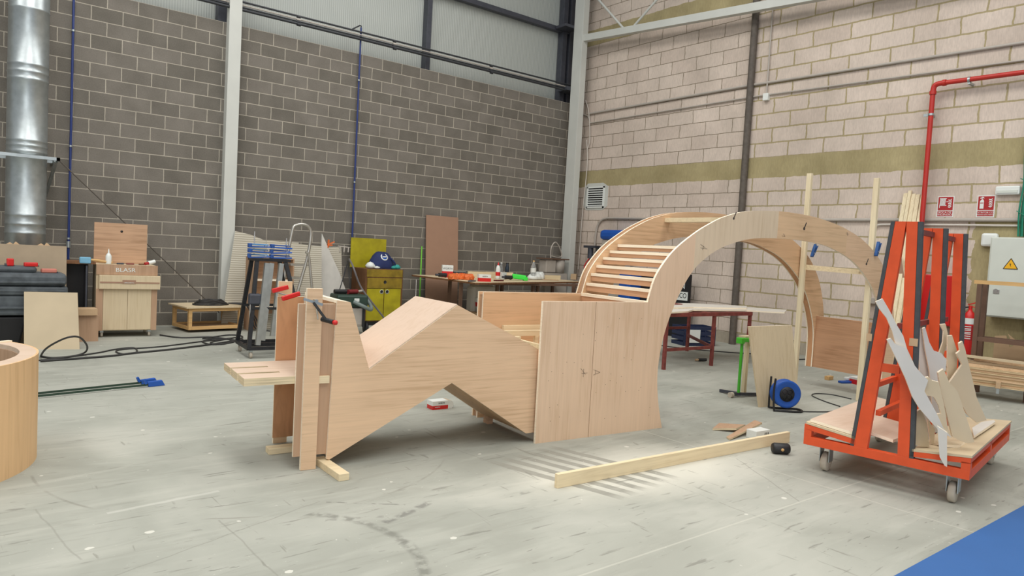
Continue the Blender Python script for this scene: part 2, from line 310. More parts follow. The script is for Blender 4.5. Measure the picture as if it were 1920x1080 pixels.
    col = mix(mth('MULTIPLY', mth('MULTIPLY', near, mth('MULTIPLY', mth('SUBTRACT', 1.0, rmp(rr_, .012, .04)), rmp(noise(16, 5), .4, .55))), .65), col, lin((112, 112, 104)))
    # saw-cut joints of the slab
    for a, c, off in ((0, 1, 6.1), (1, 0, 9.62)):
        v = X if a == 0 else Y; j = mth('LESS_THAN', mth('ABSOLUTE', mth('ADD', v, off)), .006); col = mix(mth('MULTIPLY', j, .35), col, lin((205, 203, 190)))
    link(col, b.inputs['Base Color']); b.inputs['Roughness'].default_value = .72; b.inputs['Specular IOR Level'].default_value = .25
    bp = new('ShaderNodeBump'); bp.inputs['Strength'].default_value = .12; bp.inputs['Distance'].default_value = .006; link(noise(30, 8), bp.inputs['Height']); link(bp.outputs[0], b.inputs['Normal'])
    return m
floor_m = floormat()

# ------------------------------------------------------------------ mesh builder
class MB:
    def __init__(s): s.v = []; s.f = []; s.m = []; s.sm = []
    def add(s, vs, fs, mi=0, smooth=False):
        b = len(s.v); s.v += [tuple(float(c) for c in p) for p in vs]
        for k, f in enumerate(fs): s.f.append([b+i for i in f]); s.m.append(mi[k] if isinstance(mi, (list, tuple)) else mi); s.sm.append(smooth)
        return s
    def hexa(s, p, mi=0):  # 8 points: bottom 4 ccw, top 4 ccw ; mi scalar or [bottom,top,sides*4]
        return s.add(p, [(3, 2, 1, 0), (4, 5, 6, 7), (0, 1, 5, 4), (1, 2, 6, 5), (2, 3, 7, 6), (3, 0, 4, 7)], mi)
    def box(s, x0, x1, y0, y1, z0, z1, mi=0):
        return s.hexa([(x0, y0, z0), (x1, y0, z0), (x1, y1, z0), (x0, y1, z0), (x0, y0, z1), (x1, y0, z1), (x1, y1, z1), (x0, y1, z1)], mi)
    def bar(s, a, b_, w_, h_, up=(0, 0, 1), mi=0):  # rectangular bar from a to b; w across, h along 'up'
        a, b_ = Vector(a), Vector(b_); d = (b_-a).normalized(); upv = Vector(up)
        if abs(d.dot(upv)) > .98: upv = Vector((1, 0, 0))
        x = d.cross(upv).normalized()*w_/2; y = x.cross(d).normalized()*h_/2
        return s.hexa([a-x-y, a+x-y, b_+x-y, b_-x-y, a-x+y, a+x+y, b_+x+y, b_-x+y], mi)
    def prism(s, pts, axis, lo, hi, mf=0, me=0):
        """polygon in the other two axes, extruded along axis 0/1/2; mf faces, me edges"""
        n = len(pts)
        def P(p, t):
            return {0: (t, p[0], p[1]), 1: (p[0], t, p[1]), 2: (p[0], p[1], t)}[axis]
        ar = sum(pts[i][0]*pts[(i+1) % n][1]-pts[(i+1) % n][0]*pts[i][1] for i in range(n))
        if (ar < 0) != (axis == 1): pts = pts[::-1]
        vs = [P(p, lo) for p in pts]+[P(p, hi) for p in pts]
        fs = [tuple(range(n))[::-1], tuple(range(n, 2*n))]+[(i, (i+1) % n, n+(i+1) % n, n+i) for i in range(n)]
        return s.add(vs, fs, [mf, mf if not isinstance(mf, tuple) else mf[1]]+[me]*n if not isinstance(mf, tuple) else [mf[0], mf[1]]+[me]*n)
    def tube(s, pts, r_, seg=10, mi=0, smooth=True, caps=True, close=False):
        P = [Vector(p) for p in pts]; n = len(P); rs = r_ if isinstance(r_, (list, tuple)) else [r_]*n
        vs = []; up = None
        for i in range(n):
            d = (P[(i+1) % n]-P[i-1]) if close else (P[min(i+1, n-1)]-P[max(i-1, 0)]); d.normalize()
            if up is None: up = d.orthogonal().normalized()
            up = (up-d*up.dot(d)); up = up.normalized() if up.length > 1e-6 else d.orthogonal().normalized()
            v2 = d.cross(up)
            vs += [P[i]+(up*math.cos(2*PI*k/seg)+v2*math.sin(2*PI*k/seg))*rs[i] for k in range(seg)]
        fs = [(i*seg+k, i*seg+(k+1) % seg, ((i+1) % n)*seg+(k+1) % seg, ((i+1) % n)*seg+k) for i in range(n if close else n-1) for k in range(seg)]
        s.add(vs, fs, mi, smooth)
        if caps and not close:
            s.add(vs[:seg], [tuple(range(seg))[::-1]], mi); s.add(vs[-seg:], [tuple(range(seg))], mi)
        return s
    def cyl(s, a, b_, r_, seg=20, mi=0, r2=None): return s.tube([a, b_], [r_, r_ if r2 is None else r2], seg, mi)
    def lathe(s, prof, c=(0, 0, 0), seg=20, mi=0, axis=(0, 0, 1)):
        q = Vector((0, 0, 1)).rotation_difference(Vector(axis)); c = Vector(c); n = len(prof); vs = []
        for r_, z in prof:
            vs += [c+q @ Vector((r_*math.cos(2*PI*k/seg), r_*math.sin(2*PI*k/seg), z)) for k in range(seg)]
        fs = [(i*seg+k, i*seg+(k+1) % seg, (i+1)*seg+(k+1) % seg, (i+1)*seg+k) for i in range(n-1) for k in range(seg)]
        return s.add(vs, fs, mi, True)
    def build(s, name, mats, parent=None, bevel=0., top=None):
        if not isinstance(mats, (list, tuple)): mats = [mats]
        vs = s.v; off = Vector((0, 0, 0))
        if parent is None and top != 'keep':
            a = np.array(vs); off = Vector((float(a[:, 0].min()+a[:, 0].max())/2, float(a[:, 1].min()+a[:, 1].max())/2, float(a[:, 2].min())))
            vs = [(x-off[0], y-off[1], z-off[2]) for x, y, z in vs]
        me = bpy.data.meshes.new(name); me.from_pydata(vs, [], s.f); me.update()
        for m_ in mats: me.materials.append(m_)
        me.polygons.foreach_set('material_index', s.m); me.polygons.foreach_set('use_smooth', s.sm); me.update()
        o = bpy.data.objects.new(name, me); C.objects.link(o); o.location = off
        if parent is not None: o.parent = parent
        if bevel:
            bv = o.modifiers.new('bevel', 'BEVEL'); bv.width = bevel; bv.segments = 2; bv.limit_method = 'ANGLE'; bv.angle_limit = math.radians(40)
        return o
def smooth_path(pts, n=6, closed=False):
    P = [np.array(p, float) for p in pts]; out = []; N = len(P)
    for i in range(N if closed else N-1):
        if closed: a, b_, c, d = P[i-1], P[i], P[(i+1) % N], P[(i+2) % N]
        else: a, b_, c, d = P[max(i-1, 0)], P[i], P[i+1], P[min(i+2, N-1)]
        for k in range(n):
            t = k/n; out.append(tuple(.5*((2*b_)+(-a+c)*t+(2*a-5*b_+4*c-d)*t*t+(-a+3*b_-3*c+d)*t**3)))
    if not closed: out.append(tuple(P[-1]))
    return out
def tag(o, label, cat, group=None):
    o['label'] = label; o['category'] = cat
    if group: o['group'] = group
    return o
def thing(name, label, cat, loc=(0, 0, 0), deg=0, group=None):
    o = bpy.data.objects.new(name, None); o.empty_display_size = .1; C.objects.link(o); o.location = tuple(float(x) for x in loc); o.rotation_euler = (0, 0, math.radians(deg))
    return tag(o, label, cat, group)
def struct(o): o['kind'] = 'structure'; return o
def relabel(o, label): o['label'] = label; return o
def dup(root, loc=None, label=None, deg=None):
    r_ = root.copy(); C.objects.link(r_)
    if loc is not None: r_.location = tuple(float(x) for x in loc)
    if label: r_['label'] = label
    if deg is not None: r_.rotation_euler = (0, 0, math.radians(deg))
    for ch in list(root.children):
        c = ch.copy(); C.objects.link(c); c.parent = r_
        for g in ch.children:
            d = g.copy(); C.objects.link(d); d.parent = c
    return r_
def text(name, body, size, mat, parent, loc, rot, ext=.0008, align='CENTER', sx=1):
    cu = bpy.data.curves.new('t', 'FONT'); cu.body = body; cu.size = size; cu.extrude = ext; cu.align_x = align; cu.align_y = 'CENTER'
    t = bpy.data.objects.new('t', cu); C.objects.link(t); dg = bpy.context.evaluated_depsgraph_get()
    me = bpy.data.meshes.new_from_object(t.evaluated_get(dg)); bpy.data.objects.remove(t); bpy.data.curves.remove(cu)
    me.materials.clear(); me.materials.append(mat)
    for v in me.vertices: v.co.x *= sx
    o = bpy.data.objects.new(name, me); C.objects.link(o); o.location = loc; o.rotation_euler = rot
    if parent is not None: o.parent = parent
    return o
RN, RX = (PI/2, 0, 0), (PI/2, 0, -PI/2)   # text facing -Y ; text facing -X

# ================================================================== THE HALL
XP = .31
struct(MB().box(-18, .31, -20, 0, -.2, 0).build('floor', floor_m, top='keep'))
struct(MB().box(-15, XP, 0, .2, 0, 4.8).build('wall_left', greyw, top='keep'))
struct(MB().box(XP, XP+.25, -18, .5, 0, 10).build('wall_right', pinkw, top='keep'))
struct(MB().box(-15, XP, .3, .38, 4.7, 10).build('wall_left_cladding', clad, top='keep'))
def trim(n, mb, mat, bevel=.004): return struct(mb.build('trim_%d' % n, mat, bevel=bevel))
m = MB()   # white steel column on the grey wall (H section, flange to the room)
m.box(-7.32, -7.13, -.15, -.135, 0, 9); m.box(-7.32, -7.13, -.015, 0, 0, 9); m.box(-7.32, -7.305, -.14, -.01, 0, 9); trim(1, m, white_p)
m = MB(); m.box(-.10, .06, -.48, -.465, 0, 9); m.box(-.10, .06, -.215, -.2, 0, 9); m.box(-.10, -.085, -.47, -.21, 0, 9); trim(2, m, white_p)
for k, (x0, x1, z1) in enumerate(((-3.60, -3.50, 9.5), (-.13, .0, 9.5), (.08, .2, 9.5), (-7.42, -7.28, 9.5), (-11.2, -11.05, 9.5))):
    trim(3+k, MB().box(x0, x1, .12, .28, 4.8, z1), dsteel)
trim(8, MB().box(-12, .2, .14, .26, 6.34, 6.44), dsteel)
trim(9, MB().box(-12, .2, .14, .26, 8.0, 8.1), dsteel)
trim(10, MB().box(-.2, .2, -.2, .12, 5.02, 5.1).box(-.35, .05, -.2, .12, 6.36, 6.42), dsteel)
m = MB(); m.cyl((.25, -4.48, 0), (.25, -4.48, 9.5), .06, 24); trim(11, m, rust, 0)
# white roof truss leaving the corner column
tr = [atX(p, 0.) for p in ((1092, 73), (1500, -1))]
ta, tb = Vector(tr[0]), Vector(tr[1]); tb = ta+(tb-ta)*2.0
m = MB(); m.bar(ta, tb, .12, .14); trim(12, m, white_p)
d0 = (tb-ta).normalized(); m = MB(); up = Vector((0, 0, 1.35))
for k in range(7):
    a = ta+d0*(1.28+3.5*k); m.tube([a, a+d0*-1.5+up], .024, 10); m.tube([a+d0*.12, a+d0*1.9+up], .024, 10)
m.bar(ta+up, tb+up, .1, .1); trim(13, m, white_p, 0)

# pipes in front of the cladding, each its own
PG = 'service pipes running along the cladding'
for k, (z, y, r_, mt) in enumerate(((5.14, -.1, .016, dk_pipe), (5.09, -.1, .012, gr_pipe), (5.055, -.1, .014, dk_pipe), (5.01, -.12, .022, dk_pipe))):
    m = MB(); m.cyl((-12, y, z), (0.0, y, z+.02), r_, 12)
    for x in (-10, -8.3, -6.2, -4.4, -2.2): m.cyl((x-.03, y, z+.001), (x+.03, y, z+.001), r_*1.35, 12)
    tag(m.build('service_pipe', mt), ['uppermost of the four dark pipes running along the pale cladding', 'thin light grey pipe, second from the top of the four along the cladding', 'dark pipe directly above the thickest of the four along the cladding', 'thickest and lowest of the four pipes running along the cladding'][k], 'pipe', PG)

def blue_pipe_thing(x, z0, z1, label, arm):
    r_ = thing('air_pipe', label, 'pipe', (x, -.06, z0)); m = MB(); m.cyl((0, 0, 0), (0, 0, z1-z0), .016, 14); m.build('pipe', blue_pipe, r_)
    for z in ((.3, 1.6, 3.2) if not arm else (.05, 1.1, 2.9)): MB().cyl((0, 0, z-.012), (0, 0, z+.012), .026, 14).box(-.008, .008, 0, .055, z-.01, z+.01).build('clamp', galv, r_)
    if arm:
        m = MB(); m.tube([(0, 0, z1-z0), (0, 0, z1-z0+.03), (-.03, -.01, z1-z0+.03), (-.22, -.05, z1-z0-.10)], .012, 10); m.build('valve_arm', dk_pipe, r_)
    else:
        m = MB(); m.cyl((0, 0, .17), (0, 0, .26), .03, 14); m.build('valve', galv, r_)
    return r_
blue_pipe_thing(-9.39, .98, 5.6, 'dark blue vertical pipe on the grey wall beside the big duct', False)
ap = blue_pipe_thing(-5.05, 1.42, 5.24, 'dark blue vertical pipe on the grey wall above the yellow cabinet', True)
m = MB(); m.tube([(0, 0, 0), (0, -.02, -.06)], .014, 10); m.tube([(.02, -.03, -.08), (-.28, -.03, -.06)], .012, 10)
for x in (-.24, -.16, -.08): m.tube([(x, -.04, -.07), (x-.01, -.05, -.16)], .013, 8)
m.build('outlet_manifold', gr_pipe, ap)

# ------------------------------------------------------------------ big galvanised duct at the left
dy = -.55; dl, dr = atY((3, 250), dy), atY((97, 250), dy); dcx = (dl[0]+dr[0])/2; drr = (dr[0]-dl[0])/2*.83
dt = thing('ventilation_duct', 'large round galvanised steel duct standing at the left end of the grey wall', 'duct', (dcx, dy, 0))
zs = [atY((50, y), dy-drr)[2] for y in (437, 420, 403, 283, 272, 262, 146, 132, 118, 12)]
m = MB(); prof = [(drr, .3)]
for z in zs: prof += [(drr, z-.012), (drr+.008, z), (drr, z+.012)]
prof += [(drr, 6.6)]; m.lathe(prof, seg=64); m.build('duct_tube', galv, dt)
bz = atY((60, 294), dy-drr)[2]
m = MB(); m.box(-.9, drr+.12, -drr-.05, -drr-.01, bz-.02, bz+.02); m.box(drr+.08, drr+.12, -drr-.05, .55, bz-.02, bz+.02); m.box(-.9, drr+.1, drr+.02, drr+.05, bz-.02, bz+.02)
m.bar((drr+.09, -drr+.1, bz-.02), (drr+.02, .5, bz-.5), .035, .035); m.build('bracket', galv, dt)
# stay wire
a, b_ = atY((108, 298), -.5), atY((430, 604), -.08)
tag(MB().tube([a, b_], .008, 8).build('stay_wire', rust), 'thin dark steel stay running diagonally down from the duct bracket', 'rod')

# ------------------------------------------------------------------ things on the pink wall
def wallpipe(name, pts, r_, mat, label, cat='conduit', group=None, clips=()):
    P = [tuple(p) for p in pts]; m = MB(); m.tube(P, r_, 10)
    for c in clips: m.box(XP-.045, XP, c[0]-.02, c[0]+.02, c[1]-.03, c[1]+.03)
    return tag(m.build(name, mat), label, cat, group)
X1 = XP-.03
wallpipe('cable_trunking', [(X1, -.42, 4.55), (X1, -4.4, 4.58), (X1, -12, 4.5)], .022, gr_pipe, 'upper of the two long pale pipes running along the pink wall', 'pipe', 'long wall conduits')
wallpipe('cable_conduit', [(X1, -.1, 4.62), (X1, -.40, 4.5), (X1, -.5, 4.34), (X1, -4.6, 4.37), (X1, -12, 4.25)], .014, gr_pipe, 'lower, thinner of the two long pale pipes along the pink wall', 'pipe', 'long wall conduits')
jb = thing('junction_box', 'small white box on the upper pink wall under a vertical conduit', 'box', (XP, -4.79, 4.3))
MB().box(-.07, 0, -.05, .05, -.03, .09).build('box_body', white_pl, jb, .006)
MB().tube([(-.035, 0, .08), (-.035, 0, 2.6)], .013, 10).build('conduit', gr_pipe, jb)
for k, pts in enumerate(([(1089, 215), (1094, 190), (1088, 300), (1079, 480)], [(1098, 188), (1104, 212), (1106, 260), (1101, 280)], [(1100, 262), (1101, 310), (1092, 400), (1084, 505)])):
    Q = [A(.2+.03*k, -.05-.02*k, atY(p, -.06)[2]) for p in pts]
    Q = [atX(p, XP-.04-.01*k) if k else atY(p, -.03) for p in pts]
    tag(MB().tube(smooth_path(Q, 5), .010, 8).build('hanging_cable', wt_pipe), ['leftmost of three pale cables hanging behind the corner column', 'short pale cable looping at the top beside the corner column', 'right pale cable running down the pink wall beside the corner column'][k], 'cable', 'pale cables at the corner')
# louvre
lv = thing('wall_louvre', 'white slatted vent set in a white patch on the pink wall', 'vent', (XP, -.77, 2.48))
m = MB(); 
pts = [(.36*math.cos(t)*(1+.05*math.sin(5*t)), .25+.29*math.sin(t)*(1+.06*math.cos(7*t))) for t in [i*2*PI/40 for i in range(40)]]
pts = [(max(-.36, min(.36, x*1.25)), max(-.05, min(.54, .25+(z-.25)*1.2))) for x, z in pts]
m.prism(pts, 0, -.006, 0); m.build('plaster_patch', white_p, lv)
m = MB(); m.box(-.03, 0, -.26, .26, 0, .03); m.box(-.03, 0, -.26, .26, .43, .46); m.box(-.03, 0, -.26, -.23, 0, .46); m.box(-.03, 0, .23, .26, 0, .46); m.build('frame', white_pl, lv)
m = MB().box(-.012, -.007, -.23, .23, .03, .43); m.build('opening', blk, lv)
for k in range(8):
    z = .05+.048*k; MB().hexa([(-.03, -.23, z-.006), (-.013, -.23, z+.010), (-.013, .23, z+.010), (-.03, .23, z-.006), (-.03, -.23, z+.0), (-.013, -.23, z+.016), (-.013, .23, z+.016), (-.03, .23, z+.0)]).build('slat', white_pl, lv)
# curved conduit down to the machine
wallpipe('curved_conduit', smooth_path([atX(p, XP-.04) for p in ((1114, 475), (1117, 440), (1122, 420), (1134, 410), (1160, 409), (1230, 410))], 5)+[tuple(A(XP-.04, -2.6, 2.26))], .022, gr_pipe, 'grey conduit bending down to the grey machine near the corner')
wallpipe('grey_rail', [(XP-.03, -5.2, 2.22), (XP-.03, -9.6, 2.22)], .026, gr_pipe, 'straight grey pipe running behind the two red fire signs', 'pipe')
wallpipe('bent_conduit', smooth_path([atX(p, XP-.03) for p in ((1629, 470), (1630, 445), (1634, 430), (1646, 422), (1665, 421), (1700, 421), (1912, 423))], 5), .014, wt_pipe, 'thin pale conduit bending down beside the upright batten near the fire signs')
# red fire pipe
rp = thing('fire_water_pipe', 'red fire water pipe with an elbow on the pink wall', 'pipe', (XP-.14, -7.5, 1.4))
m = MB(); m.tube([(0, 0, 0), (0, 0, 2.66)], .033, 20); m.build('riser', red_pipe, rp)
m = MB(); m.tube(smooth_path([(0, 0, 2.62), (0, -.01, 2.69), (0, -.05, 2.72), (0, -.12, 2.725)], 4), .036, 20); m.cyl((0, 0, 2.58), (0, 0, 2.63), .045, 20); m.cyl((0, -.12, 2.725), (0, -.16, 2.725), .045, 20); m.build('elbow', red_pipe, rp)
m = MB(); m.tube([(0, -.1, 2.725), (0, -4, 2.70)], .033, 20); m.build('horizontal_run', red_pipe, rp)
for (y, z) in ((0, 2.3), (-.45, 2.72)):
    m = MB()
    if y == 0: m.cyl((0, 0, z-.015), (0, 0, z+.015), .04, 18); m.box(0, .135, .0, .02, z-.015, z+.015); m.box(-.0, .02, .02, .10, z-.02, z+.02)
    else: m.cyl((0, y-.015, z), (0, y+.015, z), .04, 18); m.box(-.01, .135, y-.015, y+.015, z-.06, z-.03)
    m.build('pipe_clamp', galv, rp)
# fire signs
def sign(px, label, kind):
    P = [atX(p, XP) for p in px]; y0 = max(P[0][1], P[1][1]); y1 = min(P[0][1], P[1][1]); z1 = (P[0][2]+P[1][2])/2; z0 = (P[2][2]+P[3][2])/2
    cy = (y0+y1)/2; w_ = .215; h_ = .295; s = thing('fire_sign', label, 'sign', (XP, cy, z0-.005))
    MB().box(-.004, 0, -w_/2, w_/2, 0, h_).build('sign_plate', white_pl, s)
    MB().box(-.0055, -.004, -w_/2+.012, w_/2-.012, .095, h_-.012).build('picture_field', ink_red, s)
    MB().box(-.0055, -.004, -w_/2+.012, w_/2-.012, .012, .085).build('word_field', ink_red, s)
    m = MB(); X = -.0062; t = .0016
    def pg(pts, mm=m): mm.prism([(-a, b) for a, b in pts], 0, X-t, X)   # a to the viewer's right
    if kind == 'hose':
        for k in range(6): m.cyl((X, .072-.0125*k, .165), (X, .066-.0125*k, .262), .0052, 8)
        m.box(X-t, X, -.012, .078, .255, .266); m.box(X-t, X, -.012, .078, .160, .170); m.cyl((X, -.015, .215), (X, -.025, .215), .010, 10); m.cyl((X, .075, .13), (X, .075, .165), .004, 8)
    else:
        pg([(-.072, .115), (-.025, .115), (-.025, .215), (-.030, .235), (-.045, .245), (-.06, .235), (-.072, .215)])
        pg([(-.075, .262), (-.052, .268), (-.045, .276), (-.03, .268), (-.02, .255), (-.042, .258), (-.052, .246), (-.058, .25), (-.056, .258), (-.07, .25)])
    m.build('pictogram', white_pl, s)
    m = MB()
    for k in range(5):
        z = .13+.024*k
        m.prism([(-a, b) for a, b in [(.03+.004*(k % 2), z+.014), (.044, z+.004), (.060, z+.002), (.074, z+.016), (.078, z+.034), (.066, z+.02), (.052, z+.014), (.04, z+.02)]], 0, X-t, X)
    m.build('flames', white_pl, s)
    if kind == 'hose':
        text('word', 'BOCA DE', .034, white_pl, s, (-.006, 0, .065), RX, sx=1.15); text('word', 'INCENDIO', .034, white_pl, s, (-.006, 0, .033), RX, sx=1.1)
    else:
        text('word', 'EXTINTOR CO\u2082', .029, white_pl, s, (-.006, 0, .062), RX, sx=1.05); text('word', 'RIESGO ELÉCTRICO', .021, white_pl, s, (-.006, 0, .033), RX, sx=1.05)
        MB().box(X-t-.0005, X-t, .030, .068, .186, .196).build('pictogram_band', ink_red, s)
    return s
sign([(1759, 368), (1790, 369), (1757, 406), (1788, 407)], 'red BOCA DE INCENDIO sign with a hose picture, left of the two', 'hose')
sign([(1834, 366), (1867, 366), (1833, 406), (1865, 407)], 'red EXTINTOR CO2 sign with an extinguisher picture, right of the two', 'ext')
el = thing('emergency_light', 'white rectangular emergency lamp on the wall right of the red signs', 'lamp', (XP, -8.49, 2.55))
MB().box(-.07, 0, -.14, .14, 0, .115).build('lamp_body', white_pl, el, .015); MB().box(-.078, -.07, -.12, .12, .02, .06).build('diffuser', grey_cab, el, .004)
sr = thing('wall_siren', 'white rounded square device on the wall beside the electrical cabinet', 'alarm', (XP, -8.33, 1.86))
MB().box(-.07, 0, -.10, .10, 0, .18).build('siren_body', white_pl, sr, .03)
ec = thing('electrical_cabinet', 'large pale grey electrical cabinet with a yellow hazard triangle', 'cabinet', (XP-.02, -8.86, .93))
MB().box(-.20, 0, -.46, .46, 0, 1.05).build('cabinet_body', grey_cab, ec, .006)
dd = MB().box(-.222, -.2, -.45, .44, .015, 1.04).build('door', grey_cab, ec, .006)
m = MB(); m.prism([(.02, 0), (-.14, 0), (-.06, .135)], 0, -.226, -.222); hz_ = atX((1895, 497), XP-.245); hl_ = (0, float(hz_[1])+8.86+.06, float(hz_[2])-.93-.05); o = m.build('hazard_label', ylab, ec); o.location = hl_
m = MB(); m.prism([(-.05, .075), (-.066, .06), (-.058, .056), (-.068, .02), (-.046, .06), (-.055, .062), (-.046, .075)], 0, -.2275, -.226)
for a_, b2 in (((.02, 0), (-.14, 0)), ((-.14, 0), (-.06, .135)), ((-.06, .135), (.02, 0))): m.bar((-.2262, *a_), (-.2262, *b2), .008, .002, up=(1, 0, 0))
o = m.build('hazard_symbol', blk, ec); o.location = hl_
m = MB(); m.cyl((-.222, .34, .35), (-.235, .34, .35), .022, 18); m.box(-.23, -.222, .30, .37, .31, .36); m.build('lock', chrome, ec)
for k in range(3):
    o = MB().cyl((-.08, 0, 0), (-.08, 0, .93), .026, 14).build('conduit', gr_pipe, ec); o.location = (0, .07-.075*k-.1, -.93)
gb = thing('cable_bundle', 'bundle of green cables hanging at the right edge above the electrical cabinet', 'cable', (XP-.06, -8.73, 2.0))
m = MB()
for k in range(10):
    x, y = -.03+.02*(k % 3), -.07+.015*k; m.tube(smooth_path([(x, y, 0), (x-.01, y+.01, .35), (x+.01, y-.008, .7), (x, y+.02*math.sin(k), 1.1), (x, y, 1.6)], 4), .011, 7)
m.build('cables', gcable, gb)
m = MB(); m.tube(smooth_path([(-.05, .1, .33), (-.07, .02, .28), (-.06, -.08, .25)], 4), .006, 6); m.tube(smooth_path([(-.05, .09, .75), (-.07, .0, .72), (-.05, -.08, .75)], 4), .006, 6); m.build('cable_tie', gcable, gb)
hb = thing('hose_reel_cabinet', 'red fire hose cabinet standing behind the orange racks', 'cabinet', (XP-.02, -7.65, .74))
MB().box(-.20, 0, -.36, .34, 0, .70).build('cabinet_body', red_door, hb, .006); MB().box(-.215, -.20, -.35, .33, .01, .69).build('door', red_door, hb, .004)
MB().box(-.225, -.215, .14, .2, .56, .64).build('handle', blk, hb)
MB().cyl((-.10, .15, .70), (-.10, .15, .95), .03, 14).cyl((-.10, .15, .80), (-.10, .15, .84), .055, 14).build('supply_valve', red_pipe, hb)
# extinguisher
ex = thing('fire_extinguisher', 'red extinguisher with a black horn on the wall left of the brown rack', 'fire extinguisher', (XP-.14, -8.21, .38))
MB().lathe([(0, 0), (.068, .0), (.072, .02), (.072, .5), (.06, .56), (.03, .595), (.022, .62), (0, .62)], seg=28).build('cylinder', red_pl, ex)
MB().lathe([(.0735, .42), (.0735, .50)], seg=28).build('white_band', white_pl, ex)
m = MB(); m.lathe([(.0733, .20), (.0733, .40)], seg=28); m.build('red_label', ink_red, ex)
m = MB()
for z in (.38, .35, .33, .30, .28, .25, .22): m.add([(-.0745*math.cos(t), -.0745*math.sin(t), z+dz) for t in (-.5, -.2, .1, .4, .7) for dz in (0, .012)], [(2*i, 2*i+2, 2*i+3, 2*i+1) for i in range(4)])
m.build('label_lines', white_pl, ex)
m = MB(); m.cyl((0, 0, .62), (0, 0, .67), .022, 14); m.bar((0, .03, .68), (-.02, -.08, .72), .022, .012); m.bar((0, .02, .66), (-.02, -.08, .65), .022, .01); m.build('valve_lever', red_pl, ex)
m = MB(); m.tube(smooth_path([(0, .02, .65), (-.02, .13, .63), (-.02, .24, .68), (-.02, .26, .80), (-.02, .20, .87), (-.02, .12, .82)], 6), .011, 10); m.build('hose', blk, ex)
m = MB(); m.cyl((-.02, .12, .82), (-.02, .11, .7), .018, 14); m.tube([(-.02, .11, .72), (-.02, .10, .3)], [.022, .038], 16); m.build('horn', blk, ex)
# socket
so = thing('wall_socket', 'small grey wall plug beside the right upright batten', 'socket', (XP, -6.86, .95)); MB().box(-.07, 0, -.05, .06, 0, .09).build('socket_body', gr_pipe, so, .008)
MB().tube(smooth_path([(-.06, .05, .03), (-.09, .07, -.15), (-.08, .05, -.5), (-.1, .08, -.9)], 5), .008, 8).build('lead', cable, so)
# ------------------------------------------------------------------ brown timber rack by the cabinet
rk = thing('timber_rack', 'brown steel rack with a pine top rail in front of the electrical cabinet', 'rack', (-.75, -8.6, 0), -90)
for i, u in enumerate((0, .58, 1.2)):
    for v in (0, .2): MB().box(u-.025, u+.025, v-.025, v+.025, 0, 1.36).build('post', brown_st, rk)
for v in (0, .2): MB().box(-.06, 1.5, v-.025, v+.025, 1.36, 1.405).build('pine_rail', pine_o, rk)
for z in (.66,):
    for v in (0, .2): MB().box(0, 1.5, v-.02, v+.02, z, z+.05).build('cross_rail', brown_st, rk)
for z in (.28,):
    for u in (0, .58, 1.2): MB().box(u-.02, u+.02, 0, .2, z-.05, z).build('shelf_bar', brown_st, rk)
# stack of sheets on the floor rack
st = Frame((-1.12, -8.5), -78)
sk = thing('board_stack', 'low stack of long pine and plywood boards beside the electrical cabinet', 'board stack', (*st.o, 0), -78)
zz = .16
for k in range(9):
    h_ = .018+.004*(k % 3); o = MB().box(-.15+.03*(k % 4), 1.9, -.02+.012*((k*5) % 3), .27, zz, zz+h_).build('board', ply_w if k % 2 else stackm, sk); zz += h_+.001
MB().box(-.05, .0, .0, .26, 0, .155).build('bearer', brown_st, sk); MB().box(.9, .96, .0, .26, 0, .155).build('bearer', brown_st, sk)
loose = [((.0, .05), (1.4, .10), .1, .03), ((-.1, .18), (1.2, .12), .12, .025), ((.2, .19), (1.7, .17), .10, .04), ((-.1, .12), (.8, .02), .08, .025)]
lb = ['pale loose board lying along the front of the low stack', 'long tapered offcut crossing the top of the low stack', 'thick loose board lying at the back of the low stack', 'short pale strip lying at the left end of the low stack']
z = zz+.001
for k, (a, b_, w_, t_) in enumerate(loose):
    A3, B3 = st.W((*a, z+t_/2)), st.W((*b_, z+t_/2)); tag(MB().bar(A3, B3, w_, t_).build('loose_board', mdf_l if k % 2 else ply_w), lb[k], 'board', 'loose boards on the low stack'); z += t_+.002
ct = thing('slotted_template', 'brown sheet with two square slots leaning behind the low stack', 'board', (-.28, -8.66, .37), -90)
m = MB(); m.prism([(0, .05), (.0, .34), (.12, .36), (.17, .22), (.21, .24), (.14, .38), (.45, .14), (.41, .04), (.45, .02), (.50, .12), (.72, -.02), (.74, -.05)], 1, 0, .015); m.build('slotted_sheet', card, ct)
fk = thing('clamp_block', 'small cork coloured block clamped to the front of the low stack', 'block', (*st.W((.46, -.05, 0))[:2], .10), -78)
MB().box(0, .05, -.05, 0, .06, .14).build('block_body', card, fk, .005); MB().box(.01, .04, -.05, -.01, 0, .06).build('clamp_screw', galv, fk)
m = MB().box(-1.22, -1.05, -8.72, -8.62, .0, .02)

# ------------------------------------------------------------------ machine, compressor, poster near the corner
mc = thing('drill_press', 'small grey machine with dark head and red wires near the corner column', 'machine', (.05, -1.15, 0))
MB().box(.02, .24, -.12, .06, .95, 1.62).build('motor_housing', galv, mc, .02); MB().box(-.08, .2, -.1, .2, 0, .95).build('stand', bsteel, mc)
m = MB(); m.box(-.12, .05, -.06, .28, 1.60, 1.65); m.cyl((-.06, .12, 1.38), (-.06, .12, 1.60), .06, 16); m.cyl((-.06, .12, 1.10), (-.06, .12, 1.38), .03, 14); m.build('drill_head', dsteel, mc)
m = MB(); m.tube(smooth_path([(-.08, .1, 1.4), (-.14, .2, 1.2), (-.1, .16, 1.05), (-.12, .25, .95)], 5), .012, 8); m.build('wires', red_pl, mc)
tf = thing('transformer_box', 'grey twin cylinder machine with hoses at the foot of the corner column', 'machine', (-.72, -.45, 0))
MB().box(-.12, .5, -.12, .16, 0, 1.02).build('stand', gr_pipe, tf)
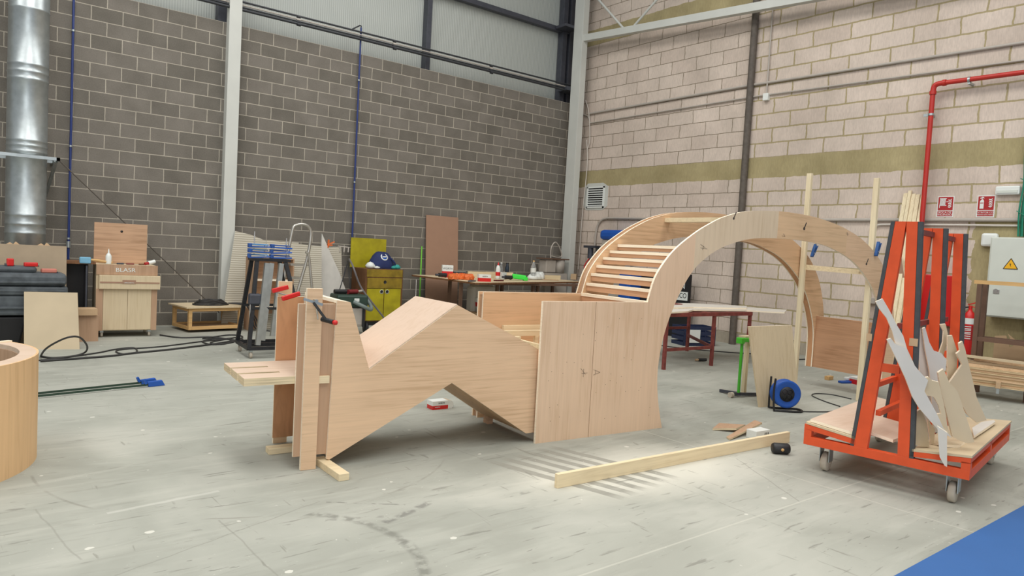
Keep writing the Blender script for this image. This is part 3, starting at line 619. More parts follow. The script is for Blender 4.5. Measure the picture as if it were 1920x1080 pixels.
MB().box(-.10, .18, -.1, .14, 1.03, 1.30).build('housing', gr_pipe, tf, .015); MB().lathe([(0, 1.03), (.13, 1.03), (.13, 1.31), (0, 1.31)], (.34, 0, 0), 24).build('tank', gr_pipe, tf)
MB().box(-.16, .52, -.14, .17, 1.31, 1.335).build('top_plate', brown_st, tf)
MB().tube(smooth_path([(.1, 0, 1.34), (.1, 0, 1.55), (.2, 0, 1.68), (.32, 0, 1.6), (.42, 0, 1.4), (.3, 0, 1.36), (.12, 0, 1.38)], 6), .014, 10).build('hose', gr_pipe, tf)
cp = thing('air_compressor', 'rounded bright blue machine behind the arch near the corner', 'machine', (-.05, -1.72, 0))
MB().box(-.1, .3, -.33, .33, 1.78, 1.99).build('tank', blue_pl, cp, .07); MB().box(-.05, .25, -.28, .28, 0, 1.78).build('stand', gr_pipe, cp)
bc = thing('blue_bin', 'blue bin seen through the slats of the arch', 'bin', (-.25, -2.28, 0)); MB().box(0, .4, -.14, .16, .0, 1.17).build('bin_body', blue_pl, bc, .02)
pb = thing('advert_board', 'black printed board with white lettering leaning on the pink wall', 'sign', (.02, -3.15, 0))
MB().box(0, .05, -.50, .68, 0, 1.19).build('board', blk_d, pb)
text('word', 'JOVEN', .15, white_pl, pb, (-.003, -.20, .96), RX, sx=.9)
MB().box(-.004, 0, -.47, .10, .70, .86).build('white_strip', white_pl, pb)
text('word', 'PRÁCTICO', .13, blk, pb, (-.006, -.18, .785), RX, sx=.85)
for (y, z, w_, h_) in ((.15, 1.02, .10, .08), (.45, .98, .03, .03), (.35, .6, .3, .02)): MB().box(-.004, 0, y-w_/2, y+w_/2, z-h_/2, z+h_/2).build('white_mark', white_pl, pb)

# ================================================================== THE PLYWOOD ARCH
SF = Frame((-7.19, -7.84), -5.2); S0 = (-7.19, -7.84, 0)
INNER = [(1.337, 0), (1.28, .2), (1.252, .35), (1.242, .48), (1.25, .6), (1.275, .755), (1.333, .936), (1.435, 1.15), (1.562, 1.335), (1.70, 1.457), (1.915, 1.575), (2.2, 1.66), (2.45, 1.697), (2.85, 1.713), (3.2, 1.705), (3.5, 1.68), (3.78, 1.615), (4.0, 1.54), (4.2, 1.43), (4.4, 1.275), (4.55, 1.10), (4.66, .9), (4.73, .7), (4.75, .5), (4.75, .23)]
OUTER = [(1.075, 1.087), (1.14, 1.289), (1.26, 1.451), (1.395, 1.572), (1.594, 1.70), (1.76, 1.785), (1.95, 1.862), (2.24, 1.932), (2.67, 1.968), (3.04, 1.967), (3.33, 1.95), (3.62, 1.912), (3.86, 1.863), (4.15, 1.775), (4.42, 1.64), (4.6, 1.50), (4.76, 1.30), (4.86, 1.08), (4.92, .85), (4.96, .55), (4.98, .23)]
IN = smooth_path(INNER, 4); OUT = smooth_path(OUTER, 4)
def interp(path, s_, lo=0):
    best = None
    for (a, b_) in zip(path, path[1:]):
        if min(a[0], b_[0]) <= s_ <= max(a[0], b_[0]) and abs(b_[0]-a[0]) > 1e-9:
            z = a[1]+(b_[1]-a[1])*(s_-a[0])/(b_[0]-a[0]); best = z if best is None or z > best else best
    return best
def cut(s0, s1):
    """piece of the side between two upright seams"""
    pin = [p for p in IN if s0 < p[0] < s1 and (p[1] > .5 or s0 < 1)]; pout = [p for p in OUT if s0 < p[0] < s1 and p[1] > .5]
    poly = []
    if s0 < 1: poly = [(0, 0), (0, 1.087)]+pout
    else: poly = [(s0, interp(IN, s0)), (s0, interp(OUT, s0))]+pout
    if s1 > 4.9: poly = [(s0, interp(IN, s0)), (s0, interp(OUT, s0))]+[p for p in OUT if p[0] > s0]+[p for p in IN if p[0] > s0 and p[0] > 3][::-1]
    else: poly += [(s1, interp(OUT, s1)), (s1, interp(IN, s1))]+pin[::-1]
    return poly
ar = thing('plywood_arch', 'large unfinished plywood arch with a solid end panel and rows of wooden slats', 'wooden structure', S0, -5.2)
MATF = [ply_v, ply_g, ply_w, ply_h]
def side(n0, n1, mats, nm, off=(0, 0), par=ar):
    for k, (a, b_) in enumerate(((0, 1.594), (1.594, 2.71), (2.71, 3.86), (3.86, 4.98))):
        m = MB(); m.prism(cut(a, b_), 1, n0, n1, (0, 0), 1)
        m.build(nm, [mats[k], edge], par)
side(0, .022, MATF, 'front_side_panel')
# rear wall: two skins with a recessed rim between
side(.875, .89, [ply_in]*4, 'rear_inner_skin'); side(.955, .97, [ply_in]*4, 'rear_outer_skin')
def offset_strip(path, n0, n1, t_, mat, nm, inward, parent=ar):
    m = MB(); P = [np.array(p, float) for p in path]; Q = []
    for i, p in enumerate(P):
        d = P[min(i+1, len(P)-1)]-P[max(i-1, 0)]; d = d/np.linalg.norm(d); nrm = A(-d[1], d[0])*inward; Q.append(p+nrm*t_)
    for i in range(len(P)-1):
        a, b_, c, d = P[i], P[i+1], Q[i+1], Q[i]
        m.hexa([(a[0], n0, a[1]), (b_[0], n0, b_[1]), (b_[0], n1, b_[1]), (a[0], n1, a[1]), (d[0], n0, d[1]), (c[0], n0, c[1]), (c[0], n1, c[1]), (d[0], n1, d[1])])
    return m.build(nm, mat, parent)
def offs(path, t):
    P = [np.array(p, float) for p in path]; Q = []
    for i, p in enumerate(P):
        d = P[min(i+1, len(P)-1)]-P[max(i-1, 0)]; d = d/np.linalg.norm(d); Q.append(tuple(p+A(-d[1], d[0])*t))
    return Q
Osm = OUT; offset_strip(offs(Osm, -.016), .892, .953, .012, ply_b, 'rear_rim', -1)
MB().box(.015, 1.09, .892, .953, 1.055, 1.068).build('rear_rim', ply_b, ar); MB().box(.018, .03, .892, .953, 0, 1.054).build('rear_rim', ply_b, ar)
offset_strip(IN, .892, .953, .012, ply_o, 'rear_soffit', 1)
# slats: (s, z of top, ...)
for k, (s_, z) in enumerate(((1.06, 1.094), (1.115, 1.192), (1.165, 1.284), (1.225, 1.364), (1.30, 1.442), (1.38, 1.508), (1.475, 1.572))):
    dz = .080-.004*k; q_ = MB().box(s_, s_+.055, .024, .873, z-.026, z).build('slat', edge, ar); MB().box(s_+.006, s_+.022, .024, .873, z-dz, z-.0265).build('slat_riser', ply_ry, q_)
MB().box(2.08, 2.16, .024, .873, 1.825, 1.868).build('top_crossbar', pine, ar)
MB().box(4.765, 4.783, .024, .873, .232, .86, [0, 1, 0, 0, 0, 0]).build('end_panel', [ply_ry, edge], ar)
# seat frame inside the walls
m = MB(); m.box(-.02, 1.2, .50, .53, .755, .80); m.box(.2, 1.2, .84, .872, .755, .80); m.build('seat_rail', pine, ar)
m = MB(); m.box(.30, .335, .5, .53, .60, .755); m.build('seat_rail', pine, ar)
MB().box(.03, .06, .024, .495, .71, .75).build('seat_bearer', pine, ar); MB().box(.7, .73, .024, .872, .70, .752).build('seat_bearer', pine, ar)
MB().box(.02, 1.2, .06, .86, .56, .575).build('seat_shelf', ply_in, ar)
# pencil marks
def pencil(pts, n_=-.0006, par=None, mat=None):
    m = MB()
    for a, b_ in pts: m.bar((a[0], n_, a[1]), (b_[0], n_, b_[1]), .0012, .003, up=(0, 1, 0))
    return m
mk = pencil([((.53, .545), (.60, .52)), ((.60, .52), (.53, .50)), ((.555, .54), (.555, .508)), ((.40, .56), (.45, .51)), ((.41, .52), (.47, .522)), ((.43, .555), (.43, .49)),
    ((1.66, 1.60), (1.72, 1.575)), ((1.66, 1.57), (1.75, 1.565)), ((1.70, 1.585), (1.69, 1.55)), ((2.78, 1.74), (2.83, 1.735)), ((2.80, 1.76), (2.83, 1.735)), ((3.85, 1.84), (3.87, 1.80)), ((3.84, 1.82), (3.89, 1.82))])
mk.build('pencil_marks', ink, ar)
m = MB(); m.box(.515, .519, -.0012, 0, 0, 1.086); m.build('panel_seam', plain('seam_line', (150, 120, 92), .9, var=.1), ar)
m = MB()
for (s_, z, r_) in ((2.07, 1.855, .012), (3.12, 1.83, .016), (4.26, 1.52, .014)):
    m.lathe([(0, 0), (r_*.7, 0), (r_, .001)], (s_, -.001, z), 12, axis=(0, -1, 0)); m.bar((s_, -.0008, z), (s_+.03, -.0008, z+.06), .0012, r_*.9, up=(1, 0, 0))
for k in range(34):
    s_, z = random.uniform(.05, 1.2), random.uniform(.08, 1.0); m.cyl((s_, -.0008, z), (s_, .0, z), .0028, 6)
m.build('knots_and_nail_holes', ink, ar)

# ================================================================== ZIGZAG BENCH
zg = thing('zigzag_bench', 'unfinished plywood zigzag bench frame joined to the left of the arch', 'wooden structure', S0, -5.2)
N0, N1 = .055, .74
ZP = [(-1.60, .055), (-1.573, 1.079), (-1.484, 1.066), (-1.337, .623), (-.70, 1.051), (.02, .715), (.03, .072), (-.052, .072), (-.714, .498), (-1.58, .05)]
for nm, a, b_ in (('front_side', N0, N0+.02), ('rear_side', N1-.02, N1)):
    MB().prism(ZP, 1, a, b_, (0, 0), 1).build(nm, [ply_h, edge], zg)
def slab(p, q, t_, mat, nm, n0=N0+.021, n1=N1-.021, inset=0.):
    d = A(q[0]-p[0], q[1]-p[1]); d = d/np.linalg.norm(d); nr = A(-d[1], d[0])*t_
    m = MB(); P = [A(*p)+A(0, 0), A(*q)]
    m.hexa([(P[0][0], n0, P[0][1]), (P[1][0], n0, P[1][1]), (P[1][0], n1, P[1][1]), (P[0][0], n1, P[0][1]), (P[0][0]+nr[0], n0, P[0][1]+nr[1]), (P[1][0]+nr[0], n0, P[1][1]+nr[1]), (P[1][0]+nr[0], n1, P[1][1]+nr[1]), (P[0][0]+nr[0], n1, P[0][1]+nr[1])])
    return m.build(nm, mat, zg)
slab((-1.573, 1.079), (-1.484, 1.066), -.02, edge, 'head_cap')
slab((-1.484, 1.064), (-1.337, .625), -.012, ply_h, 'inclined_back'); 
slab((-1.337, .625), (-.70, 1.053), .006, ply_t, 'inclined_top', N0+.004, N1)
slab((-.70, 1.051), (-.30, .865), -.012, ply_h, 'inclined_top')
slab((-1.575, .052), (-.714, .499), .012, ply_h, 'underside'); slab((-.714, .499), (-.052, .074), .012, ply_in, 'underside')
slab((-.05, .073), (.028, .073), .012, ply_r, 'bottom_strip')
MB().box(-.30, .02, .30, .33, .74, .78).build('inner_rail', pine, zg); MB().hexa([(-.32, .25, .84), (.0, .07, .70), (.0, .16, .70), (-.30, .30, .84), (-.32, .25, .856), (.0, .07, .716), (.0, .16, .716), (-.30, .30, .856)]).build('gusset', edge, zg)
MB().box(-.03, .02, N1-.09, N1-.02, 0, .07).build('foot_block', ply_r, zg)
# head end: panels and posts left of the head
MB().box(-1.81, -1.565, .078, .098, .085, 1.053, [1, 1, 0, 0, 0, 1]).build('front_end_panel', [ply_b, edge], zg)
MB().box(-1.775, -1.59, .70, .716, .045, 1.045, [1, 1, 0, 0, 0, 1]).build('rear_end_panel', [ply_o, edge], zg)
MB().box(-1.768, -1.67, .050, .077, .002, 1.152, [1, 1, 0, 0, 0, 1]).build('front_post', [ply_h, edge], zg)
MB().box(-1.765, -1.67, .718, .74, -.0, 1.152, [1, 1, 0, 0, 0, 1]).build('rear_post', [ply_w, edge], zg)
MB().box(-1.575, -1.56, .10, .70, .09, .53, 0).build('head_back_board', ply_b, zg)
# the slotted shelf passing through
tz = .595; th = .047
sh = [(-2.105, .105), (-1.602, .105), (-1.602, .70), (-2.10, .70)]
m = MB(); sl = [(-2.115, .10), (-1.605, .10), (-1.605, .69), (-2.115, .69), (-2.115, .50), (-1.88, .50), (-1.88, .462), (-2.115, .462), (-2.115, .29), (-1.86, .29), (-1.86, .25), (-2.115, .25)]
m.prism([(x, y) for x, y in sl], 2, tz-th, tz, (1, 0), 1); m.build('slotted_shelf', [ply_t, edge2], zg)
MB().box(-1.76, -1.602, .056, .077, tz-th, tz, 0).build('shelf_tongue', edge2, zg)
# clamps on the posts
def clampf(label, p_, ang, red_end, name='bar_clamp'):
    c = thing(name, label, 'clamp', SF.W(p_), -5.2)
    return c
c1 = clampf('red bar clamp gripping the rear board of the zigzag bench', (-1.80, .66, 1.045), 0, True)
MB().bar((-.06, -.38, .02), (.06, -.36, .055), .022, .03).build('handle', red_pl, c1, .006)
MB().bar((.00, -.37, .035), (.02, .1, .03), .014, .006).build('rail', galv, c1)
MB().bar((-.02, .02, .04), (.09, .02, .07), .02, .03).build('jaw', red_pl, c1, .004)
c2 = clampf('black handled bar clamp with a red tip on the front post', (-1.715, .03, 1.0), 0, True)
MB().bar((-.09, -.03, .09), (.03, -.03, .055), .008, .016).build('rail', galv, c2); MB().bar((-.03, -.035, .07), (.045, -.06, -.035), .022, .016).build('arm', blk, c2, .004)
MB().box(-.015, .005, -.02, .03, .06, .085).build('jaw', galv, c2)
MB().cyl((.03, -.03, -.035), (.075, -.11, -.045), .015, 14).build('grip', blk, c2); MB().lathe([(0, 0), (.013, .004), (.017, .016), (.013, .028), (0, .032)], (.074, -.108, -.045), 14, axis=(.5, -.86, -.1)).build('red_tip', red_pl, c2)
MB().cyl((-.01, -.024, .06), (.02, .02, -.04), .006, 8).build('spindle', chrome, c2)
# blocks
wb = [at((622, 880), .045), at((654, 903), .0), at((635, 905), 0)]
def block(a, b_, w_, h_, label, mat=pine, nm='wooden_block', cat='block'):
    a, b_ = Vector(a), Vector(b_); return tag(MB().bar((a[0], a[1], a[2]+h_/2), (b_[0], b_[1], b_[2]+h_/2), w_, h_).build(nm, mat, bevel=.003), label, cat)
block(SF.W((-1.615, .16, 0)), SF.W((-1.585, -.235, 0)), .068, .045, 'pine block under the front tip of the zigzag bench')
block(SF.W((-1.86, .50, 0)), SF.W((-1.60, .50, 0)), .085, .04, 'pine block lying flat under the rear post of the zigzag bench')

# ------------------------------------------------------------------ props and spring clamps holding the arch
pr = thing('batten_prop', 'two tall pine battens joined by a crossbar, propping up the right side of the arch', 'prop', SF.W((0, 0, 0)), -5.2)
MB().box(4.335, 4.375, .80, .86, 0, 2.55).build('upright', pine_v, pr, .003); MB().box(4.41, 4.45, .025, .085, 0, 2.46).build('upright', pine_v, pr, .003)
MB().hexa([(4.376, .06, 1.40), (4.40, .06, 1.40), (4.40, .86, 1.42), (4.376, .86, 1.42), (4.376, .06, 1.45), (4.40, .06, 1.45), (4.40, .86, 1.48), (4.376, .86, 1.48)]).build('crossbar', pine, pr)
spring_b = plain('dull_blue_clamp', (40, 82, 140), .5, var=.15, scale=20)
def spring_clamp(p_, tilt, label):
    c = thing('spring_clamp', label, 'clamp', SF.W(p_), -5.2, 'blue spring clamps on the arch')
    for s_ in (-1, 1):
        m = MB(); m.prism([(0, -.02), (.006*s_, .05), (.012*s_, .13), (.03*s_, .135), (.026*s_, .05), (.02*s_, -.01), (.014*s_, -.06), (-.0, -.065)], 1, -.02, .02); o = m.build('jaw', spring_b, c); o.rotation_euler = (0, tilt, 0)
    o = MB().cyl((0, -.024, 0), (0, .024, 0), .009, 10).build('spring', galv, c); c.scale = (.8, .8, .8)
    return c
spring_clamp((4.46, .78, 1.62), .45, 'blue spring clamp holding the left batten to the rear arch')
spring_clamp((4.41, -.02, 1.66), .3, 'blue spring clamp on the outer edge of the front arch')

# ================================================================== ORANGE A-FRAME CART
co = at((1506, 832), .19); CF = Frame(co, -81)
ct_ = thing('a_frame_cart', 'orange steel A-frame trolley with black rubber strips on swivel casters', 'cart', (co[0], co[1], 0), -81)
Wd, Ln = 1.015, 1.55
m = MB(); m.box(0, Wd, 0, .05, .19, .25); m.box(0, Wd, Ln-.05, Ln, .19, .25); m.box(0, .05, .05, Ln-.05, .19, .25); m.box(Wd-.05, Wd, .05, Ln-.05, .19, .25); m.box(.05, Wd-.05, .72, .77, .19, .25); m.build('base_frame', orange, ct_, .002)
for y in (.0, .70, Ln-.05):
    MB().hexa([(0, y, .30), (.345, y, .262), (.345, y+.05, .262), (0, y+.05, .30), (0, y, .335), (.345, y, .297), (.345, y+.05, .297), (0, y+.05, .335)]).build('deck_rail', orange, ct_)
    MB().hexa([(.68, y, .262), (Wd, y, .295), (Wd, y+.05, .295), (.68, y+.05, .262), (.68, y, .295), (Wd, y, .33), (Wd, y+.05, .33), (.68, y+.05, .295)]).build('deck_rail', orange, ct_)
    for x in (0, Wd-.05): MB().box(x, x+.05, y, y+.05, .25, .30).build('riser', orange, ct_)
for x in (0, Wd-.04): MB().box(x, x+.04, .05, Ln-.05, .298, .33).build('deck_rail', orange, ct_)
MB().hexa([(.01, .0, .337), (.34, .0, .299), (.34, Ln, .299), (.01, Ln, .337), (.01, 0, .352), (.34, 0, .314), (.34, Ln, .314), (.01, Ln, .352)]).build('left_deck_board', ply_y, ct_)
MB().hexa([(.69, .0, .297), (Wd+.005, .0, .332), (Wd+.005, Ln, .332), (.69, Ln, .297), (.69, 0, .312), (Wd+.005, 0, .347), (Wd+.005, Ln, .347), (.69, Ln, .312)]).build('right_deck_board', mdf_l, ct_)
for y in (0, .72, 1.42):
    z1 = 1.785
    def leg(a, b_, c, d, nm='leg'):
        MB().hexa([(a, y, .25), (b_, y, .25), (b_, y+.04, .25), (a, y+.04, .25), (c, y, z1), (d, y, z1), (d, y+.04, z1), (c, y+.04, z1)]).build(nm, orange if nm == 'leg' else rubber, ct_)
    leg(.337, .42, .478, .543); leg(.607, .676, .545, .61)
    leg(.312, .335, .452, .476, 'rubber_strip'); leg(.678, .702, .612, .638, 'rubber_strip')
    MB().box(.44, .575, y+.005, y+.035, .785, .84).build('cross_brace', orange, ct_)
for (x, z) in ((.545, 1.74), (.60, .66), (.38, .66), (.545, 1.10), (.46, .50)):
    MB().box(x-.015, x+.015, .04, 1.42, z-.02, z+.015).build('long_brace', maroon if z > 1.7 or z == 1.10 else orange, ct_)
for (x, y) in ((.12, .12), (Wd-.10, .10), (Wd-.10, Ln-.12), (.12, Ln-.12)):
    cs = MB(); cs.box(x-.05, x+.05, y-.05, y+.05, .175, .19); cs.box(x-.035, x-.028, y-.03, y+.055, .07, .178); cs.box(x+.028, x+.035, y-.03, y+.055, .07, .178)
    cs = cs.build('caster', galv, ct_, .003); m = MB(); m.lathe([(0, -.022), (.06, -.022), (.068, -.015), (.068, .015), (.06, .022), (0, .022)], (x, y+.02, .068), 26, axis=(1, 0, 0)); m.cyl((x-.03, y+.02, .068), (x+.03, y+.02, .068), .014, 12); m.build('wheel', wheel_m, cs)
m = MB()
for (x, y, z, w_) in ((.62, -.002, .98, .05), (.36, -.002, .98, .035)): m.box(x, x+w_, y-.001, y+.001, z, z+.05)
m.build('tape_scraps', card, ct_)

# boards on the left deck
def cb(pts, zs, mat, label, nm='plywood_sheet', t_=.02):
    P = [CF.W((a, b_, z)) for (a, b_), z in zip(pts, zs)]; return tag(MB().hexa(P+[p+A(0, 0, t_) for p in P], [1, 0, 1, 1, 1, 1]).build(nm, [mat, edge]), label, 'board')
cb([(.03, .02), (.33, .02), (.33, 1.48), (.03, 1.48)], (.353, .318, .318, .353), ply_t, 'pale sanded sheet lying on the left deck of the orange trolley')
cb([(.28, .12), (.56, .06), (.62, .62), (.30, .66)], (.345, .315, .315, .345), ply_t, 'short pale board lying between the trolley legs')
# leaned cut pieces (outline measured on its own upright plane, real thickness)
c7 = lambda x, y: (1600+x/4.911, 540+y/4.911)
c8 = lambda x, y: (1600+x/4.5, 700+y/4.5)
GP = 'curved cut boards leaning on the right side of the trolley'
def tiltpt(px, v, k, z0=.35, q=0., s0=.7):
    nv = A(*(CF.n-CF.e*q), -k); p0 = A(*(CF.o+CF.n*v+CF.e*s0), z0); d = _ray(px); t = ((p0-CAM)@nv)/(d@nv); return CF.loc(CAM+t*d)
def piece(v, pts, mat, label, t_=.022, k=.03, q=.55, s0=.72):
    Q = [tiltpt(p, v, k, q=q, s0=s0) for p in pts]; Q = [(a, b_, max(c, .30+.033*(a-.69)/.325+.018)) if v > -.05 else (a, b_, c) for a, b_, c in Q]; n = len(Q); m = MB()
    f_ = 1/math.hypot(1, q); ox, oy = -q*f_*t_, f_*t_
    ar_ = sum(Q[i][0]*Q[(i+1) % n][2]-Q[(i+1) % n][0]*Q[i][2] for i in range(n))
    if ar_ < 0: Q = Q[::-1]
    m.add(Q+[(w_[0]+ox, w_[1]+oy, w_[2]) for w_ in Q], [tuple(range(n)), tuple(range(n, 2*n))[::-1]]+[(i, n+i, n+(i+1) % n, (i+1) % n) for i in range(n)], [0, 0]+[1]*n)
    o = m.build('cut_board', [mat, edge], None, top='keep')
    # to world
    M = Matrix.Translation((CF.o[0], CF.o[1], 0)) @ Matrix.Rotation(math.radians(-81), 4, 'Z')
    a = np.array([v_.co[:] for v_ in o.data.vertices]); c0 = Vector(((a[:, 0].min()+a[:, 0].max())/2, v, a[:, 2].min()))
    for v_ in o.data.vertices: v_.co -= c0
    o.matrix_world = M @ Matrix.Translation(c0)
    return tag(o, label, 'board', GP)
piece(-.045, [c7(310, 475), c7(345, 462), c7(385, 515), c7(490, 555), c7(520, 660), c7(620, 780), c7(690, 850), c8(600, 150), c8(700, 330), c8(760, 460), c8(832, 545), c8(720, 482), c8(560, 300), c8(500, 200), c7(480, 830), c7(420, 700)], mdf_w, 'largest pale grey curved board sloping across the front of the trolley', k=-.03, q=.5)
piece(-.015, [c7(205, 125), c7(270, 98), c7(330, 200), c7(400, 340), c7(460, 440), c7(495, 560), c7(560, 700), c7(640, 900), c8(560, 300), c7(480, 780), c7(430, 640), c7(390, 520), c7(360, 400), c7(310, 280), c7(240, 190)], mdf_w, 'long narrow pale board reaching furthest up and left on the trolley', k=-.03, q=.5)
piece(.30, [c7(520, 230), c7(545, 160), c7(580, 230), c7(620, 380), c7(660, 520), c7(705, 700), c7(720, 1000), c8(640, 560), c8(560, 560), c7(610, 760), c7(600, 560), c7(555, 380)], mdf_w, 'straight pale board standing upright beside the front rubber strip')
piece(.26, [c7(637, 372), c7(662, 362), c7(700, 500), c7(740, 575), c7(810, 600), c7(858, 660), c7(850, 760), c7(790, 775), c7(800, 1000), c8(760, 500), c8(680, 500), c7(720, 1000), c7(700, 760), c7(660, 560)], mdf_w, 'pale board with a hooked top and rounded shoulder')
piece(.50, [c7(800, 335), c7(850, 330), c7(870, 420), c7(860, 520), c7(830, 620), c7(860, 1000), c7(700, 1020), c7(790, 600), c7(825, 500), c7(832, 400)], mdf_l, 'curved pale board behind the hooked one on the trolley')
piece(.42, [c7(870, 440), c7(910, 435), c7(950, 560), c7(960, 640), c7(930, 1040), c7(850, 1040), c7(868, 800)], mdf_l, 'upright board with a bright straight left edge')
piece(.34, [c7(950, 605), c7(985, 575), c7(975, 510), c7(1005, 490), c7(1030, 560), c7(1050, 650), c7(1100, 850), c8(1040, 200), c8(1125, 395), c8(1040, 415), c8(960, 345), c8(890, 215), c7(840, 900), c7(885, 872), c7(1003, 705)], mdf_l, 'widest beige board at the right with a stepped top', .028)
piece(.0, [c7(780, 780), c7(830, 745), c7(850, 790), c7(865, 825), c7(885, 872), c8(880, 150), c8(940, 330), c8(1022, 580), c8(960, 592), c8(880, 560), c8(838, 535), c8(735, 130), c8(720, 20)], mdf_l, 'tall beige board with a bright left edge at the front of the pile', .028, k=.06)
piece(-.03, [c8(595, 40), c8(635, 30), c8(665, 60), c8(722, 75), c8(765, 260), c8(800, 470), c8(832, 545), c8(760, 500), c8(702, 430), c8(700, 345), c8(740, 340), c8(720, 270), c8(680, 200), c8(640, 190), c8(590, 180)], mdf_l, 'beige board with a concave arc cut in its edge', .03, k=.0, q=.45)
piece(.08, [c8(505, 540), c8(540, 320), c8(575, 300), c8(620, 420), c8(640, 640), c8(575, 665), c8(520, 600)], mdf_l, 'short dark edged block standing at the lower left of the pile', .03)
piece(.20, [c8(625, 390), c8(690, 470), c8(680, 625), c8(655, 600)], mdf_l, 'thin strip standing between the short block and the big boards')
piece(-.07, [c8(708, 445), c8(790, 500), c8(790, 790), c8(770, 780), c8(728, 705)], mdf_w, 'pointed pale strip hanging over the front rail of the trolley', .02, k=0, q=.15)
def flatpiece(px, z, mat, label, t_=.018):
    P = [at(p, z) for p in px]; m = MB(); m.prism([(p[0], p[1]) for p in P], 2, z, z+t_, (0, 0), 1); return tag(m.build('cut_board', [mat, edge]), label, 'board', 'flat boards on the trolley deck')
flatpiece([c8(1000, 480), c8(1080, 430), c8(1185, 412), c8(1195, 428), c8(1120, 480), c8(1015, 550)], .352, mdf_w, 'pale curved piece lying flat on the right deck at the back')
flatpiece([c8(690, 590), c8(790, 600), c8(950, 590), c8(900, 630), c8(760, 625)], .333, mdf_l, 'flat offcut under the leaning boards at the front of the deck')
# timber sticks standing behind the front A-frame
tp = [(1699, 363, 0, 0), (1707, 358, 0, 0), (1714, 364, 0, 0), (1722, 365, 0, 0), (1731, 367, 0, 0)]
for k, (x0, y0, x1, y1) in enumerate(tp):
    a, b_ = atX((x0, y0), XP-.03), at((1637+10*k, 704+k), 0)
    tag(MB().bar(b_, a, .056 if k != 1 else .045, .03, up=(1, 0, 0)).build('pine_stick', pine_v), ['leftmost upright pine stick leaning on the pink wall behind the trolley', 'tallest pine stick, second from the left leaning on the pink wall behind the trolley', 'middle upright pine stick leaning on the pink wall behind the trolley', 'fourth pine stick from the left leaning on the pink wall behind the trolley', 'rightmost upright pine stick leaning on the pink wall behind the trolley'][k], 'board', 'pine sticks leaning on the pink wall')
bp_ = [atX(p, -.12) for p in ((1672, 470), (1690, 480), (1702, 560), (1712, 640), (1716, 700), (1648, 700), (1660, 600))]
m = MB(); m.prism([(q[1], max(0, q[2])) for q in bp_], 0, -.12, -.102, (0, 0), 1); tag(m.build('cut_board', [mdf, edge]), 'brown pointed board seen between the legs of the orange frame', 'board')

# ================================================================== MIDDLE GROUND FLOOR THINGS
# long plank
pa, pb2 = at((1042, 915), 0), at((1477, 829), 0)
tag(MB().bar((pa[0], pa[1], .045), (pb2[0], pb2[1], .045), .032, .09).build('long_plank', pine, bevel=.003), 'long pine plank lying on its edge on the floor in front of the arch', 'board')
ml_ = thing('rubber_mallet', 'black rubber mallet head lying at the right end of the long plank', 'mallet', at((1463, 851), 0), -40)
MB().lathe([(0, -.065), (.034, -.065), (.042, -.05), (.042, .05), (.034, .065), (0, .065)], (0, 0, .043), 20, axis=(1, 0, .0)).build('head', blk, ml_)
MB().cyl((0, .03, .043), (.07, .15, .03), .013, 12).build('handle', pine, ml_); MB().lathe([(0, 0), (.012, 0), (.012, .003), (0, .003)], (0, -.043, .043), 12, axis=(0, -1, 0)).build('handle_end', pine_o, ml_)
def offcut(px, z, t_, label, mat=ply_b, zz_=None):
    P = [at(p, z) for p in px]; zb = zz_ or [z]*len(P); n = len(P)
    m = MB(); vs = [(p[0], p[1], b_) for p, b_ in zip(P, zb)]+[(p[0], p[1], b_+t_) for p, b_ in zip(P, zb)]
    m.hexa(vs, [0, 0, 1, 1, 1, 1]); return tag(m.build('offcut', [mat, edge2]), label, 'board')
offcut([(1336, 807), (1380, 811), (1397, 804), (1348, 797)], .0, .018, 'small ply offcut propped on the floor, left of the pair behind the plank', ply_b, [.001, .02, .02, .001])
offcut([(1362, 822), (1368, 826), (1428, 808), (1414, 803)], .0, .014, 'tilted ply offcut leaning on the white box behind the plank', ply_b, [.001, .001, .06, .06])
wbx = thing('paper_box', 'small white box on the floor behind the long plank', 'box', at((1436, 822), 0), -5); MB().box(-.13, .05, 0, .1, 0, .07).build('box_body', white_pl, wbx, .003)
for k in range(3): MB().box(-.02+.02*k, -.01+.02*k, -.001, 0, .03, .05).build('printed_mark', ink, wbx)
# red and white box under the zigzag
rb = thing('screw_box', 'open red and white cardboard box on the floor under the zigzag bench', 'box', SF.W((-.22, 1.27, 0)), -2)
rb.location = tuple(at((811, 769), 0)); 
MB().box(0, .16, 0, .10, .0, .035).build('red_base', red_pl, rb); MB().box(0, .16, 0, .10, .035, .075).build('white_sleeve', white_pl, rb)
m = MB(); m.prism([(.16, 0), (.16, .075), (.19, .07), (.215, .05), (.22, .025), (.2, 0)], 1, 0, .002); m.prism([(.16, 0), (.16, .075), (.19, .07), (.215, .05), (.22, .025), (.2, 0)], 1, .098, .1); m.build('open_flap', white_pl, rb)
MB().add([(.162, 0.002, .075), (.19, .002, .07), (.215, .002, .05), (.215, .098, .05), (.19, .098, .07), (.162, .098, .075)], [(0, 1, 4, 5), (1, 2, 3, 4)]).build('flap_inside', card, rb)
text('printed_mark', 'WÜRTH', .018, blk, rb, (.09, -.001, .055), RN); text('printed_mark', 'WÜRTH', .014, white_pl, rb, (.05, -.001, .02), RN)

